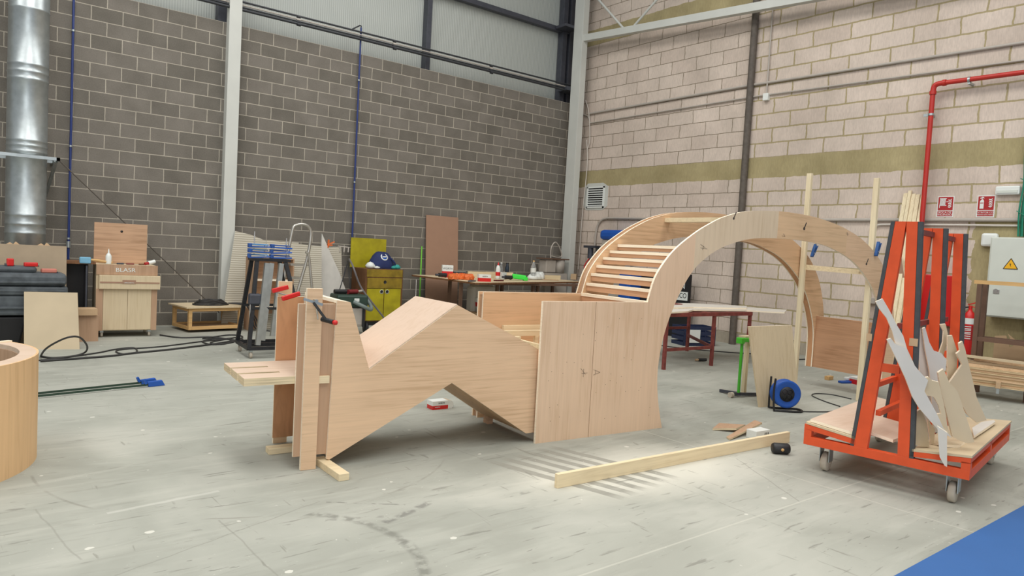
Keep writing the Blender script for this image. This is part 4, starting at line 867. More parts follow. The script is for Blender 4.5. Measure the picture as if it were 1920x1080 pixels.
# leaning plywood square and the green roller stand
lp = [at((1424, 764), 0), at((1499, 757), 0)]; e_ = (lp[1]-lp[0])[:2]; ang = math.degrees(math.atan2(e_[1], e_[0])); L_ = float(np.linalg.norm(e_))
PF = Frame(lp[0], ang); tl, trr = PF.N((1404, 612), .12), PF.N((1485, 610), .12)
bd = thing('leaning_board', 'pale yellow plywood square leaning upright in front of the right battens', 'board', lp[0], ang)
MB().hexa([(0, 0, 0), (L_, 0, 0), (L_, .018, 0), (0, .018, 0), (tl[0], .12, tl[2]), (trr[0], .12, trr[2]), (trr[0], .138, trr[2]), (tl[0], .138, tl[2])], [1, 1, 0, 0, 0, 0]).build('board', [ply_y, edge], bd)
gs = at((1384, 744), 0)
gr = thing('roller_stand', 'bright green roller stand behind the pale yellow leaning board', 'stand', gs, -5)
MB().cyl((0, 0, .03), (.0, 0, .60), .016, 14).build('post', green_pl, gr); MB().box(-.05, .30, -.03, .03, .60, .645).build('head', green_pl, gr, .008)
MB().box(-.055, .0, -.04, .04, .585, .65).build('head_bracket', green_pl, gr, .008)
m = MB(); m.bar((-.12, .02, .035), (.3, -.06, .02), .03, .03); m.bar((.0, .25, .02), (.02, -.03, .035), .03, .03); m.build('base', dsteel, gr)
MB().cyl((-.14, .0, .03), (-.10, .0, .03), .03, 14).build('caster', wheel_m, gr); MB().box(.05, .30, .0, .09, .646, .662).build('rest_board', mdf_l, gr)
MB().box(.13, .17, .03, .07, 0, .60).build('rear_post', pine_v, gr)
# cable reel
rl = at((1470, 770), 0); re = thing('cable_reel', 'blue cable reel with four sockets standing on the floor', 'cable reel', rl, -38)
MB().lathe([(.0, -.045), (.105, -.045), (.115, -.05), (.135, -.05), (.14, -.045), (.135, -.03), (.115, -.03), (.07, -.02), (.07, .04), (.135, .045), (.14, .05), (.0, .05)], (0, 0, .175), 40, axis=(0, 1, 0)).build('drum', blue_pl, re)
MB().lathe([(0, -.052), (.072, -.052), (.075, -.045)], (0, 0, .175), 30, axis=(0, 1, 0)).build('socket_plate', blk, re)
for k in range(4):
    t_ = PI/4+k*PI/2; x, z = .038*math.cos(t_), .175+.038*math.sin(t_); MB().lathe([(.024, -.056), (.026, -.052), (.018, -.050), (0, -.050)], (x, 0, z), 16, axis=(0, 1, 0)).build('socket', dsteel, re)
MB().lathe([(.076, -.04), (.10, -.04), (.10, .03), (.076, .03)], (0, 0, .175), 30, axis=(0, 1, 0)).build('wound_cable', cable, re)
m = MB(); m.tube(smooth_path([(-.13, -.06, .33), (-.14, -.06, .2), (-.13, -.07, .03), (-.10, -.07, .012), (.14, -.07, .012), (.15, .06, .012), (-.10, .07, .012), (-.13, .07, .05), (-.13, .06, .33)], 4), .010, 10); m.build('stand_frame', blk, re)
def floor_cable(pxs, r_, label, mat=cable, z=None, n=6, name='cable', group=None):
    P = [tuple(at(p, r_)) for p in pxs]; return tag(MB().tube(smooth_path(P, n), r_, 8).build(name, mat), label, 'cable', group)
floor_cable([(1494, 771), (1520, 772), (1550, 772), (1566, 770)], .006, 'black lead running right from the blue cable reel')
floor_cable([(1575, 762), (1545, 752), (1523, 742), (1530, 738), (1560, 740), (1596, 748)], .006, 'black cable loop on the floor left of the orange trolley')
floor_cable([(1495, 674), (1515, 673), (1530, 668)], .008, 'short cable on the floor at the foot of the pink wall')
sb = at((1578, 722), 0); tb_ = thing('tool_box_red', 'red and white box on the floor behind the orange trolley', 'box', at((1608, 722), 0), -20)
tb_.name = 'carton'; MB().box(0, .3, 0, .16, 0, .06).build('red_base', red_pl, tb_); MB().box(0, .3, 0, .16, .06, .085).build('white_lid', white_pl, tb_)
t2 = thing('blue_clamp', 'blue tool lying on the floor behind the orange trolley', 'tool', at((1590, 718), 0), -20); MB().box(-.14, .10, -.04, .03, 0, .03).build('tool_body', blue_pl, t2, .01); MB().box(-.02, .08, .0, .06, .03, .07).build('tool_head', white_pl, t2, .01)
t2.name = 'power_tool'
wk = at((1554, 712), 0); tag(MB().box(wk[0]-.06, wk[0]+.06, wk[1]-.03, wk[1]+.03, 0, .05).build('wood_scrap', pine_o, bevel=.004), 'small wood scrap on the floor under the arch', 'block')

# ------------------------------------------------------------------ maroon steel table with long boards
rt = Frame(at((1244, 693), 0), -2); rt_ = thing('steel_table', 'rusty maroon steel table frame behind the arch', 'table', (rt.o[0], rt.o[1], 0), -2)
tz2 = .70
for (a, b_) in ((0, 0), (.98, 0), (1.80, 0), (0.1, 1.1), (1.05, 1.15), (1.86, 1.16)): MB().box(a-.02, a+.02, b_-.02, b_+.02, 0, tz2).build('leg', maroon, rt_)
MB().box(-.03, 1.82, -.03, .01, tz2, tz2+.05).build('front_rail', maroon, rt_); MB().box(-.03, 1.88, 1.15, 1.19, tz2, tz2+.05).build('rear_rail', maroon, rt_)
for a in (0, .45, .95, 1.4, 1.8): MB().box(a-.02, a+.02, 0, 1.15, tz2+.005, tz2+.045).build('cross_rail', maroon, rt_)
MB().box(0, .98, -.015, .015, .24, .28).build('stretcher', maroon, rt_); MB().bar((.98, 0, .26), (1.84, 1.15, .26), .03, .04).build('stretcher', maroon, rt_)
MB().box(.1, 1.86, 1.14, 1.17, .36, .40).build('stretcher', maroon, rt_)
gl_ = 'boards lying on the maroon table'
zt = tz2+.051
def tb(px, z, t_, mat, label):
    P = [at(p, z) for p in px]; m = MB(); m.prism([(p[0], p[1]) for p in P], 2, z, z+t_, (0, 0), 1); return tag(m.build('long_board', [mat, edge]), label, 'board', gl_)
tb([(1240, 589), (1290, 586), (1300, 583), (1400, 584), (1471, 588), (1475, 583), (1400, 578), (1290, 573), (1236, 574)], zt, .02, mdf_w, 'lower long pale curved board lying on the maroon table')
tb([(1232, 580), (1300, 578), (1400, 580), (1400, 576), (1300, 571), (1236, 570)], zt+.021, .02, mdf_w, 'upper long pale board lying on the maroon table')
for k, (px0, px1, w_, z) in enumerate((((1262, 566), (1300, 563), .10, .85), ((1268, 560), (1310, 557), .03, .90))):
    a, b_ = atX(px0, -2.2), atX(px1, -2.0)
bx = Frame(at((1262, 576), zt), 10)
tag(MB().box(-.1, .42, .35, .62, zt+.0, zt+.05).build('scrap_wood', maroon) if False else MB().box(*[float(v) for v in (bx.o[0]-.45, bx.o[0]+.15, bx.o[1]-.05, bx.o[1]+.2)], zt, zt+.055).build('scrap_board', maroon), 'dark red board lying at the back of the maroon table', 'board')
for k in range(3):
    x, y = float(bx.o[0])-.36+.17*k, float(bx.o[1])+.0+.02*k; tag(MB().box(x, x+.16-.03*k, y, y+.12, zt+.056+.0*k, zt+.10+.05*(k == 1)).build('scrap_block', [pine, mdf_l, pine_o][k], bevel=.003), ['left scrap block on the red board of the maroon table', 'tallest scrap block on the red board of the maroon table', 'right scrap block on the red board of the maroon table'][k], 'block', 'scrap blocks on the maroon table')
# crate under the table
cf = at((1310, 640), 0); cr = thing('plastic_crate', 'navy plastic crate with a white panel under the maroon table', 'crate', (-.95, -4.35, 0), -20)
m = MB()
for z in (.0, .09, .18, .27): m.box(0, .62, 0, .02, z, z+.06); m.box(0, .62, .38, .40, z, z+.06); m.box(0, .02, .02, .38, z, z+.06); m.box(.60, .62, .02, .38, z, z+.06)
for x in (0, .2, .4, .6): m.box(x, x+.02, -.002, .018, 0, .33)
m.box(.02, .6, .02, .38, 0, .01); m.build('crate_body', plain('navy_plastic', (34, 44, 74), .5, var=.1), cr)
MB().box(.06, .30, -.02, -.005, .06, .28).build('white_panel', white_pl, cr)
floor_cable([(1240, 648), (1300, 655), (1360, 660), (1420, 664), (1480, 668)], .008, 'long cable on the floor behind the maroon table legs')
tool = at((1318, 678), 0); tt = thing('hand_tool', 'small dark tool lying on the floor beside the maroon table leg', 'tool', tool, -30); MB().cyl((-.07, 0, .025), (.05, 0, .03), .022, 14).build('tool_body', blk, tt); MB().cyl((-.12, 0, .02), (-.07, 0, .025), .015, 12).build('tool_tip', card, tt)

# ================================================================== WORKBENCH AGAINST THE GREY WALL
tq = [at(p, .9) for p in ((773, 515), (893, 530), (1090, 528))]
wbn = thing('workbench', 'long plywood topped workbench with dark legs in front of the grey wall', 'workbench', (-4.0, -2.45, 0), 0)
def wl(p): return (float(p[0])+4.0, float(p[1])+2.45)
a, b_, c = wl(tq[0]), wl(tq[1]), wl(tq[2]); top = smooth_path([a, (a[0]-.02, a[1]-.1), (a[0]+.0, a[1]-.9), (b_[0]-.02, b_[1]+.12), b_], 4)[:-1]+[(b_[0]+.06, b_[1]), c, (c[0]+.12, c[1]+.05), (c[0]+.02, c[1]+.95), (a[0]+.1, a[1]+.05)]
MB().prism(top, 2, .87, .90, (0, 0), 1).build('bench_top', [ply_y, brown_w], wbn)
for px in ((864, 545), (932, 545), (999, 545), (1008, 545), (1075, 545)):
    q = atY(px, -1.75 if px[0] > 900 else -1.9); x, y = wl(q); MB().box(x-.025, x+.025, y-.025, y+.025, 0, .87).build('leg', brown_st, wbn)
for x in (.4, 1.6, 2.9): MB().box(x, x+.05, 1.35, 1.4, 0, .87).build('leg', brown_st, wbn)
MB().box(.3, 2.9, .52, .56, .83, .87).build('apron', brown_st, wbn)
ZT = .901
def carton(px, w_, d_, h_, deg, label, words=None, base=ZT, nm='small_box'):
    c = thing(nm, label, 'box', at(px, base), deg); MB().box(-w_/2, w_/2, 0, d_, 0, h_).build('box_body', white_pl, c, .002)
    MB().box(-w_/2-.001, w_/2+.001, -.001, d_*.6, 0, h_*.5).build('red_panel', red_pl, c)
    text('printed_mark', 'WÜRTH', h_*.22, blk, c, (0, -.0015, h_*.72), RN); return c
carton((839, 520), .20, .14, .22, -25, 'upright white box with a red label at the left end of the workbench')
carton((909, 528), .22, .10, .12, -15, 'low red and white box near the front edge of the workbench')
def bottle(px, prof, mat, label, cap=None, capmat=None, base=ZT, nm='bottle', seg=20, extra=None):
    b_ = thing(nm, label, 'bottle', at(px, base)); b_.scale = (1.2, 1.2, 1.2); MB().lathe(prof, seg=seg).build('bottle_body', mat, b_)
    if cap: MB().lathe(cap, seg=seg).build('cap', capmat, b_)
    if extra: MB().lathe(extra[0], seg=seg).build('bottle_label', extra[1], b_)
    return b_
bottle((933, 523), [(0, 0), (.035, 0), (.037, .02), (.037, .16), (.026, .20), (.014, .215), (0, .215)], white_pl, 'white glue bottle with a red nozzle on the workbench', [(.014, .213), (.012, .235), (.004, .265), (0, .266)], red_pl, extra=([(.0375, .05), (.0375, .11)], red_pl))
bottle((939, 518), [(0, 0), (.035, 0), (.035, .14), (.018, .19), (.016, .23), (0, .232)], clear, 'clear plastic bottle behind the white glue bottle', [(.018, .225), (.018, .24), (0, .241)], white_pl)
bottle((950, 521), [(0, 0), (.034, 0), (.034, .17), (.02, .21), (.02, .235), (0, .236)], plain('dark_blue_bottle', (34, 48, 62), .4, var=.1), 'dark flask on the workbench beside the glue bottle', [(.021, .232), (.021, .255), (0, .256)], blk)
bottle((999, 524), [(0, 0), (.046, 0), (.047, .02), (.044, .10), (.047, .16), (.040, .22), (.018, .27), (.015, .30), (0, .30)], clear, 'large clear water bottle on the right half of the workbench', [(.017, .295), (.017, .315), (0, .316)], pine_o, extra=([(.0478, .12), (.0478, .19)], white_pl))
pc = thing('plastic_cup', 'translucent white container behind the glue bottle on the workbench', 'container', at((946, 524), ZT)); MB().box(-.05, .05, 0, .08, 0, .13).build('container_body', plain('milky_plastic', (206, 208, 204), .3, var=.03), pc, .01)
gt = thing('green_sander', 'bright green tool lying on the workbench', 'tool', at((976, 526), ZT), -15); gt.scale = (1.15, 1.15, 1.5); MB().bar((-.12, .08, .05), (.10, -.0, .035), .07, .06).build('tool_body', lime_n, gt, .015); MB().box(.05, .12, -.03, .04, 0, .045).build('tool_head', lime_n, gt, .01)
for k, (px, lab) in enumerate((((835, 521), 'orange and black cordless drill at the left of the workbench'), ((958, 525), 'dark drill lying in front of the dark flask'))):
    d_ = thing('cordless_drill', lab, 'drill', at(px, ZT), -10); MB().cyl((-.13, 0, .05), (.02, 0, .05), .035, 16).build('drill_body', blk, d_); MB().cyl((-.19, 0, .05), (-.13, 0, .05), .02, 14).build('chuck', dsteel, d_); MB().bar((0, 0, .05), (.05, .12, .02), .035, .035).build('handle', orange_pl if k == 0 else blk, d_)
for k, (px, r_) in enumerate((((848, 524), .075), ((863, 524), .08), ((876, 525), .05))):
    g = MB()
    for j in range(3): g.lathe([(0, 0), (r_, .01), (r_*1.05, .06), (r_*.6, .10), (0, .105)], at((px[0]+2*j, px[1]), ZT)+A(.03*j, .02*j, 0), 14)
    g.v = [(x+random.uniform(-.014, .014), y+random.uniform(-.014, .014), max(ZT, z+random.uniform(-.02, .012))) for x, y, z in g.v]; g.sm = [False]*len(g.sm)
    tag(g.build('work_glove', orange_pl), ['left crumpled orange work glove on the workbench', 'middle crumpled orange work glove on the workbench', 'right crumpled orange work glove on the workbench'][k], 'glove', 'orange work gloves')
bxx = thing('parts_organiser', 'small grey box behind the orange gloves on the workbench', 'box', at((862, 520), ZT), -8); MB().box(-.12, .12, 0, .2, 0, .10).build('organiser_body', dsteel, bxx, .005); MB().box(-.125, .125, -.005, .205, .10, .115).build('lid', galv, bxx, .003)
for k, (x0, x1, y, h_, mt, lab) in enumerate(((877, 961, 507, .12, pine, 'long pale board standing on edge at the back of the workbench'), (1010, 1050, 511, .09, pine, 'short pale board at the back right of the workbench'))):
    a, b_ = atY((x0, y+14), -.95), atY((x1, y+14), -.95); tag(MB().bar((a[0], -.95, ZT+h_/2), (b_[0], -.95, ZT+h_/2), .03, h_).build('edge_board', mt), lab, 'board')
pls = thing('plastic_bag', 'crumpled white plastic bag on the workbench behind the water bottle', 'bag', at((1006, 524), ZT)); pls.scale = (1.2, 1.0, 1.25); m = MB()
for k in range(6): m.lathe([(0, 0), (.12-.01*k, .01), (.10-.008*k, .05+.01*(k % 3)), (.03, .11+.015*(k % 2)), (0, .12)], (.04*k-.08, .03*(k % 2), 0), 9)
m.build('bag_body', white_pl, pls)
for k, (px, w_, d_, t_, mt, lab) in enumerate((((1030, 525), .35, .16, .012, card, 'brown offcut lying at the right of the workbench'), ((1060, 520), .45, .2, .03, maroon, 'reddish board lying at the right end of the workbench'), ((1040, 521), .3, .14, .05, mdf_l, 'pale block lying behind the offcuts on the workbench'), ((935, 527), .2, .08, .02, plain('dark_red_case', (88, 28, 26), .5, var=.1), 'dark red tool case in front of the glue bottle'), ((985, 528), .2, .05, .012, ply_y, 'thin pale offcut near the front edge of the workbench'), ((885, 528), .22, .06, .02, dsteel, 'flat dark tool left of the low red and white box'), ((1076, 524), .3, .12, .12, card, 'cardboard piece at the right end of the workbench beside the corner column'))):
    P = at(px, ZT); a = math.radians(-12+9*k); o = MB().box(-w_/2, w_/2, -d_/2, d_/2, 0, t_).build('bench_item', mt, None, .003, top='keep'); o.location = tuple(P); o.rotation_euler = (0, 0, a); tag(o, lab, 'board' if k not in (3, 5) else 'tool'); o.name = 'offcut' if k not in (3, 5) else ('tool_case' if k == 3 else 'hand_tool')
# things under the bench
ub = thing('paint_tub', 'white tub with a red band under the workbench', 'tub', at((883, 600), .0)); MB().lathe([(0, 0), (.13, 0), (.15, .25), (.155, .26), (0, .26)], seg=24).build('tub_body', white_pl, ub); MB().lathe([(.139, .10), (.146, .18)], seg=24).build('red_band', red_pl, ub)
ub.location = (-2.9, -1.2, .28); 
cbx = thing('cardboard_box', 'cardboard box under the workbench holding a white tub', 'box', (-2.95, -1.2, 0)); MB().box(-.25, .25, -.2, .2, 0, .28).build('box_body', card, cbx)
bgs = thing('white_sack', 'white sack under the left part of the workbench', 'sack', (-2.78, -1.0, 0)); MB().box(-.3, .26, -.12, .12, 0, .76).build('sack_body', mdf_w, bgs, .06)

# ------------------------------------------------------------------ MDF board, green stick, yellow cabinet, backpack
q = [atY(p, -.12) for p in ((803, 405), (863, 407))]
tag(MB().hexa([(q[0][0], -.20, 0), (q[1][0], -.20, 0), (q[1][0], -.182, 0), (q[0][0], -.182, 0), (q[0][0], -.05, 2.05), (q[1][0], -.05, 2.05), (q[1][0], -.032, 2.05), (q[0][0], -.032, 2.05)]).build('tall_board', mdf), 'tall brown board leaning on the grey wall behind the workbench', 'board')
a, b_ = atY((788, 575), -.27), atY((791, 462), -.03); b0 = a+(a-b_)*.9; b0[2] = 0
tag(MB().tube([(a[0]-.02, -.27, 0), (b_[0], -.03, b_[2])], .014, 10).build('green_stick', lime), 'thin lime green stick leaning on the grey wall beside the brown board', 'stick')
a, b_ = atY((783, 525), -.55), atY((780, 560), -.6); tag(MB().tube([(b_[0]-.05, -.7, 0), (a[0], -.5, a[2])], .010, 8).build('thin_stick', alu), 'thin pale stick leaning left of the lime green stick', 'stick')
yc = atY((684, 601), -.62); YF = Frame((yc[0], -.62), 0)
yb = thing('yellow_cabinet', 'worn yellow two door wooden cabinet with a raised yellow lid', 'cabinet', (yc[0], -.62, 0), 0)
W_ = .72
MB().box(-.02, W_, 0, .55, .07, 1.0).build('cabinet_body', brown_w, yb, .004)
MB().box(0, W_-.02, -.012, .0, .86, .99).build('upper_panel', yellow_t, yb)
dr_ = MB().box(.01, W_-.03, -.022, .0, .66, .84).build('drawer', yellow_t, yb, .003)
MB().lathe([(0, 0), (.028, 0), (.03, .002)], (.35, -.023, .77), 18, axis=(0, -1, 0)).build('finger_hole', blk, dr_)
for s_ in (0, 1):
    d_ = MB().box(.01+.34*s_, .335+.34*s_, -.022, 0, .09, .65).build('door', yellow, yb, .003)
    MB().lathe([(.028, 0), (.036, .003), (.036, 0)], (.29+.11*s_, -.023, .60), 18, axis=(0, -1, 0)).build('hole_rim', white_pl, d_); MB().lathe([(0, 0), (.029, 0), (.03, .002)], (.29+.11*s_, -.0235, .60), 18, axis=(0, -1, 0)).build('finger_hole', blk, d_)
MB().box(-.10, W_-.12, .46, .48, 1.0, 1.53).build('lid', yellow, yb, .003); MB().box(0, W_, .02, .5, 0, .07).build('plinth', blk, yb)
bpk = thing('backpack', 'navy blue backpack with a round white badge on the yellow cabinet', 'bag', (yc[0]+.38, -.40, 1.001), 0)
m = MB(); N = 18
prof2 = [(0, .25, .17), (.04, .255, .18), (.13, .22, .16), (.22, .17, .12), (.28, .11, .08), (.295, .06, .04)]
for i, (z, rx, ry) in enumerate(prof2): m.v += [(rx*math.cos(2*PI*k/N)*(1+.04*math.sin(3*k)), ry*math.sin(2*PI*k/N), z+.01*math.sin(2*k)) for k in range(N)]
for i in range(len(prof2)-1):
    for k in range(N): m.f.append([i*N+k, i*N+(k+1) % N, (i+1)*N+(k+1) % N, (i+1)*N+k]); m.m.append(0); m.sm.append(True)
m.f.append([5*N+k for k in range(N)]); m.m.append(0); m.sm.append(True); m.build('bag_body', blue_cl, bpk)
m = MB(); m.lathe([(.0, 0), (.07, 0), (.07, .004), (.05, .006)], (.0, -.115, .21), 24, axis=(0, -.85, .5)); m.build('round_badge', white_pl, bpk); MB().lathe([(0, .007), (.05, .007), (.055, 0)], (.0, -.115, .21), 24, axis=(0, -.85, .5)).build('badge_centre', blue_pl, bpk)
MB().bar((-.04, -.126, .214), (.04, -.126, .218), .004, .02).build('badge_mark', white_pl, bpk)
MB().tube(smooth_path([(.12, -.07, .22), (.2, -.13, .12), (.24, -.1, .03)], 5), .016, 8).build('strap', blue_cl, bpk)
tag(MB().lathe([(0, 0), (.07, .01), (.09, .05), (.05, .10), (0, .12)], (yc[0]+.12, -.5, 1.001), 12).lathe([(0, 0), (.05, .01), (.06, .03), (0, .05)], (yc[0]+.22, -.56, 1.001), 10).build('white_cloth', white_pl), 'crumpled white cloth left of the backpack on the yellow cabinet', 'cloth')
tag(MB().lathe([(0, 0), (.07, .01), (.08, .04), (.04, .08), (0, .085)], (yc[0]+.64, -.5, 1.001), 12).lathe([(0, 0), (.05, .01), (.06, .04), (0, .06)], (yc[0]+.56, -.53, 1.001), 10).build('teal_cloth', teal), 'crumpled teal cloth right of the backpack on the yellow cabinet', 'cloth')
# hose from outlet over the cabinet front
P = [atY((655, 486), -.3), atY((662, 500), -.75), atY((675, 535), -.8), atY((692, 560), -.85), atY((720, 596), -.85), atY((730, 610), -.85)]
tag(MB().tube(smooth_path(P, 6), .016, 10).build('air_hose', plain('air_hose_grey', (112, 108, 110), .5, var=.06)), 'grey air hose hanging in front of the yellow cabinet', 'hose')
P = [atY((652, 490), -.3), atY((655, 520), -.7), atY((658, 560), -.7), atY((657, 590), -.7)]; tag(MB().tube(smooth_path(P, 6), .012, 10).build('dark_hose', cable), 'dark hose hanging left of the yellow cabinet', 'hose')
a, b_ = atY((651, 495), -.5), atY((632, 560), -.9); tag(MB().tube([(b_[0]-.2, -1.05, 0), tuple(b_), tuple(a)], .009, 8).build('dark_rod', bsteel), 'thin dark rod leaning left of the yellow cabinet', 'rod')

# vacuum
vp = atY((655, 600), -1.5); vc = thing('dust_extractor', 'green and grey dust extractor with a hose behind the zigzag bench', 'vacuum cleaner', (vp[0]+.0, -1.45, 0), -8)
MB().box(-.22, .22, -.2, .2, .12, .42).build('tank', gr_pipe, vc, .04); MB().box(-.25, .25, -.22, .22, .43, .62).build('motor_head', plain('dark_green_plastic', (40, 62, 52), .5, var=.1), vc, .03)
MB().box(.02, .1, -.225, -.215, .52, .57).build('label', white_pl, vc); MB().box(.16, .2, -.228, -.21, .12, .48).build('latch', blk, vc)
MB().tube(smooth_path([(.0, -.24, .52), (.15, -.3, .45), (.28, -.26, .40), (.31, -.15, .46), (.27, 0, .56)], 6), .03, 12).build('hose', plain('hose_grey', (110, 122, 118), .5, var=.1), vc)
for s_ in (-1, 1): MB().lathe([(0, -.02), (.10, -.02), (.10, .02), (0, .02)], (.26*s_, -.1, .10), 22, axis=(1, 0, 0)).build('wheel', blk, vc)
for k, (dx, mt, lab) in enumerate(((-.12, blk, 'dark tool lying on the left of the dust extractor'), (.08, red_pl, 'dark red power tool lying on the dust extractor'))):
    o = thing('power_tool', lab, 'tool', (vp[0]+dx, -1.47, .621), 20*k); MB().cyl((-.14, 0, .04), (.06, 0, .04), .036, 14).build('tool_body', plain('wine_plastic', (120, 34, 38), .5, var=.1) if k else mt, o); MB().cyl((.06, 0, .04), (.17, 0, .05), .018, 12).build('tool_handle', gr_pipe if k else mt, o)

# ------------------------------------------------------------------ pale sheets, ladder, box shelf, black trestle with clamps
def leansheet(px, Y0, Y1, mat, label, t_=.03, nm='foam_sheet', shift=0):
    """outline in pixels on a leaning plane from the floor at Y0 to the wall at Y1"""
    P = []
    for p in px:
        q = atY(p, (Y0+Y1)/2); k = min(1, max(0, q[2]/1.6)); y = Y0+(Y1-Y0)*k; q = atY(p, y); P.append(q)
    lo = min(p[2] for p in P); P = [p-A(0, 0, 0) if p[2] > lo+.15 else A(p[0], Y0, 0.0) for p in P]; n = len(P)
    m = MB(); m.add([tuple(p) for p in P]+[tuple(p+A(0, t_, 0)) for p in P], [tuple(range(n)), tuple(range(n, 2*n))[::-1]]+[(i, n+i, n+(i+1) % n, (i+1) % n) for i in range(n)], [0, 0]+[1]*n)
    return tag(m.build(nm, [mat, white_p]), label, 'sheet', 'pale sheets leaning on the grey wall')
leansheet([(441, 433), (470, 440), (500, 452), (560, 455), (560, 615), (414, 620)], -.45, -.18, ribsheet, 'large ribbed pale sheet leaning right of the white column')
leansheet([(500, 450), (545, 456), (603, 462), (603, 616), (500, 616)], -.70, -.50, ribsheet, 'middle ribbed pale sheet behind the ladder')
leansheet([(560, 462), (640, 463), (644, 612), (565, 616)], -.28, -.06, ribsheet, 'right ribbed pale sheet behind the curved white sheet')
cs_ = leansheet([(604, 438), (609, 450), (620, 475), (636, 510), (647, 540), (651, 570), (652, 612), (606, 616), (601, 560), (601, 500)], -.60, -.32, plain('white_grain_sheet', (196, 192, 184), .6, var=.06), 'pale sheet with a curved right edge leaning beside the ladder')
oc = thing('orange_clamp', 'small orange clamp on the tip of the curved pale sheet', 'clamp', atY((615, 458), -.36)); MB().bar((0, 0, -.06), (.01, 0, .08), .03, .02).build('jaw', orange_pl, oc); MB().bar((.01, 0, .0), (.11, -.02, .05), .02, .02).build('handle', orange_pl, oc); MB().bar((.0, -.02, -.02), (.07, -.02, -.01), .02, .02).build('handle', orange_pl, oc)
bs = atY((470, 620), -1.1); sf = thing('open_shelf', 'open brown plywood shelf unit standing behind the black trestle', 'shelf', (-7.1, -1.0, 0))
m = MB(); m.box(0, .02, 0, .35, 0, 1.12); m.box(.62, .64, 0, .35, 0, 1.12); m.box(0, .64, 0, .35, 1.12, 1.14); m.build('carcass', ply_b, sf)
MB().box(.02, .62, .33, .34, 0, 1.12).build('back_panel', ply_r, sf)
for z in (.35, .78): MB().box(.02, .62, .01, .33, z, z+.02).build('shelf_board', edge, sf)
# ladder
ld = thing('step_ladder', 'aluminium step ladder with a curved handrail standing behind the trestle', 'ladder', (0, 0, 0)); LY = -1.7
lps = [atY(p, LY) for p in ((541, 470), (549, 430), (556, 422), (570, 421), (579, 426), (583, 440), (577, 480), (566, 520), (555, 560), (545, 620))]
org = A(lps[-1][0], LY, 0); ld.location = tuple(org)
def rel(P): return [tuple(p-org) for p in P]
MB().tube(smooth_path(rel(lps), 4), .022, 12).build('handrail', alu, ld)
lp2 = [atY(p, LY-.35) for p in ((573, 473), (579, 480), (583, 520), (587, 560), (590, 600))]; e2 = lp2[-1].copy(); e2[2] = 0; MB().tube(smooth_path(rel(lp2+[e2]), 4), .019, 12).build('front_rail', alu, ld)
e3 = lps[0].copy(); l3 = [lps[0], atY((530, 540), LY), atY((521, 600), LY)]; e3 = l3[-1].copy(); e3[2] = 0; MB().tube(rel(l3+[e3]), .019, 12).build('rear_rail', alu, ld)
for (p0, p1) in (((545, 498), (580, 500)), ((545, 523), (567, 524)), ((540, 552), (560, 553))):
    a, b_ = atY(p0, LY), atY(p1, LY); MB().hexa([tuple(v) for v in [a-org, b_-org, b_-org+A(0, .2, 0), a-org+A(0, .2, 0), a-org+A(0, 0, .03), b_-org+A(0, 0, .03), b_-org+A(0, .2, .03), a-org+A(0, .2, .03)]]).build('step', alu, ld)
# black trestle
TY = -3.4; to = atY((466, 666), TY); ts = thing('a_frame_trestle', 'black steel A-frame trestle on casters loaded with blue clamps', 'trestle', (to[0], TY, 0), -5)
tt_ = 1.16; x0t = .10; x1t = .42; wd = .62
for (xb, xt, yb_, yt) in ((.0, .10, 0, .18), (.70, .44, 0, .18), (.0, .10, wd, .44), (.70, .44, wd, .44)):
    MB().bar((xb, yb_, .11), (xt, yt, tt_), .045, .045, up=(0, 1, 0)).build('leg', bsteel, ts)
m = MB(); m.box(0, .72, -.02, .02, .10, .14); m.box(0, .72, wd-.02, wd+.02, .10, .14); m.box(-.02, .02, 0, wd, .10, .14); m.box(.68, .72, 0, wd, .10, .14); m.box(0, .72, wd/2-.02, wd/2+.02, .10, .14); m.build('base_frame', bsteel, ts)
MB().box(.06, .50, .15, .47, tt_, tt_+.03).build('top_plate', bsteel, ts); MB().box(.03, .62, .05, .085, .58, .61).build('cross_bar', bsteel, ts); MB().box(.03, .62, .50, .535, .58, .61).build('cross_bar', bsteel, ts)
for (x, y) in ((.03, .03), (.67, .03), (.03, wd-.03), (.67, wd-.03)):
    cc = MB().box(x-.02, x+.02, y-.02, y+.02, .075, .10).build('caster', galv, ts); MB().lathe([(0, -.014), (.04, -.014), (.04, .014), (0, .014)], (x, y, .04), 20, axis=(1, 0, 0)).build('wheel', wheel_m, cc)
TG = Frame((to[0], TY), -5)
blue_k = plain('worn_blue_clamp_plastic', (38, 80, 150), .45, var=.25, scale=14)
blue_l = plain('light_blue_clamp_plastic', (80, 140, 190), .45, var=.2, scale=14)
for k in range(6):
    x, z = .13+.26*(k % 2), tt_+.031+.062*(k//2); c = thing('hanging_clamp', ['lower left blue clamp laid on the black trestle', 'lower right blue clamp laid on the black trestle', 'middle left blue clamp in the pile on the black trestle', 'middle right blue clamp in the pile on the black trestle', 'topmost left blue clamp in the pile on the black trestle', 'topmost right blue clamp in the pile on the black trestle'][k], 'clamp', TG.W((x, .22, z)), -5+6*(k % 3-1), 'blue clamps on the trestle')
    a_ = .06*(k % 3-1); MB().bar((-.12, -.02, .012+a_*.1), (.13, -.03, .018-a_*.1), .035, .018, mi=0).build('lower_jaw', blue_pl if k % 2 else blue_k, c, .003); MB().bar((-.13, .01, .045), (.11, .0, .04), .04, .016).build('upper_jaw', blue_k if k % 2 else blue_l, c, .003)
    MB().box(-.13, -.09, -.04, .03, .005, .055).build('clamp_head', blue_k, c, .004); MB().box(.06, .09, -.045, .0, .02, .038).build('steel_pad', chrome, c); MB().cyl((-.05+.12*(k % 2), .03, .05), (-.05+.12*(k % 2), .03, .06+.14*(k in (4, 3))), .007, 8).build('screw', chrome, c)
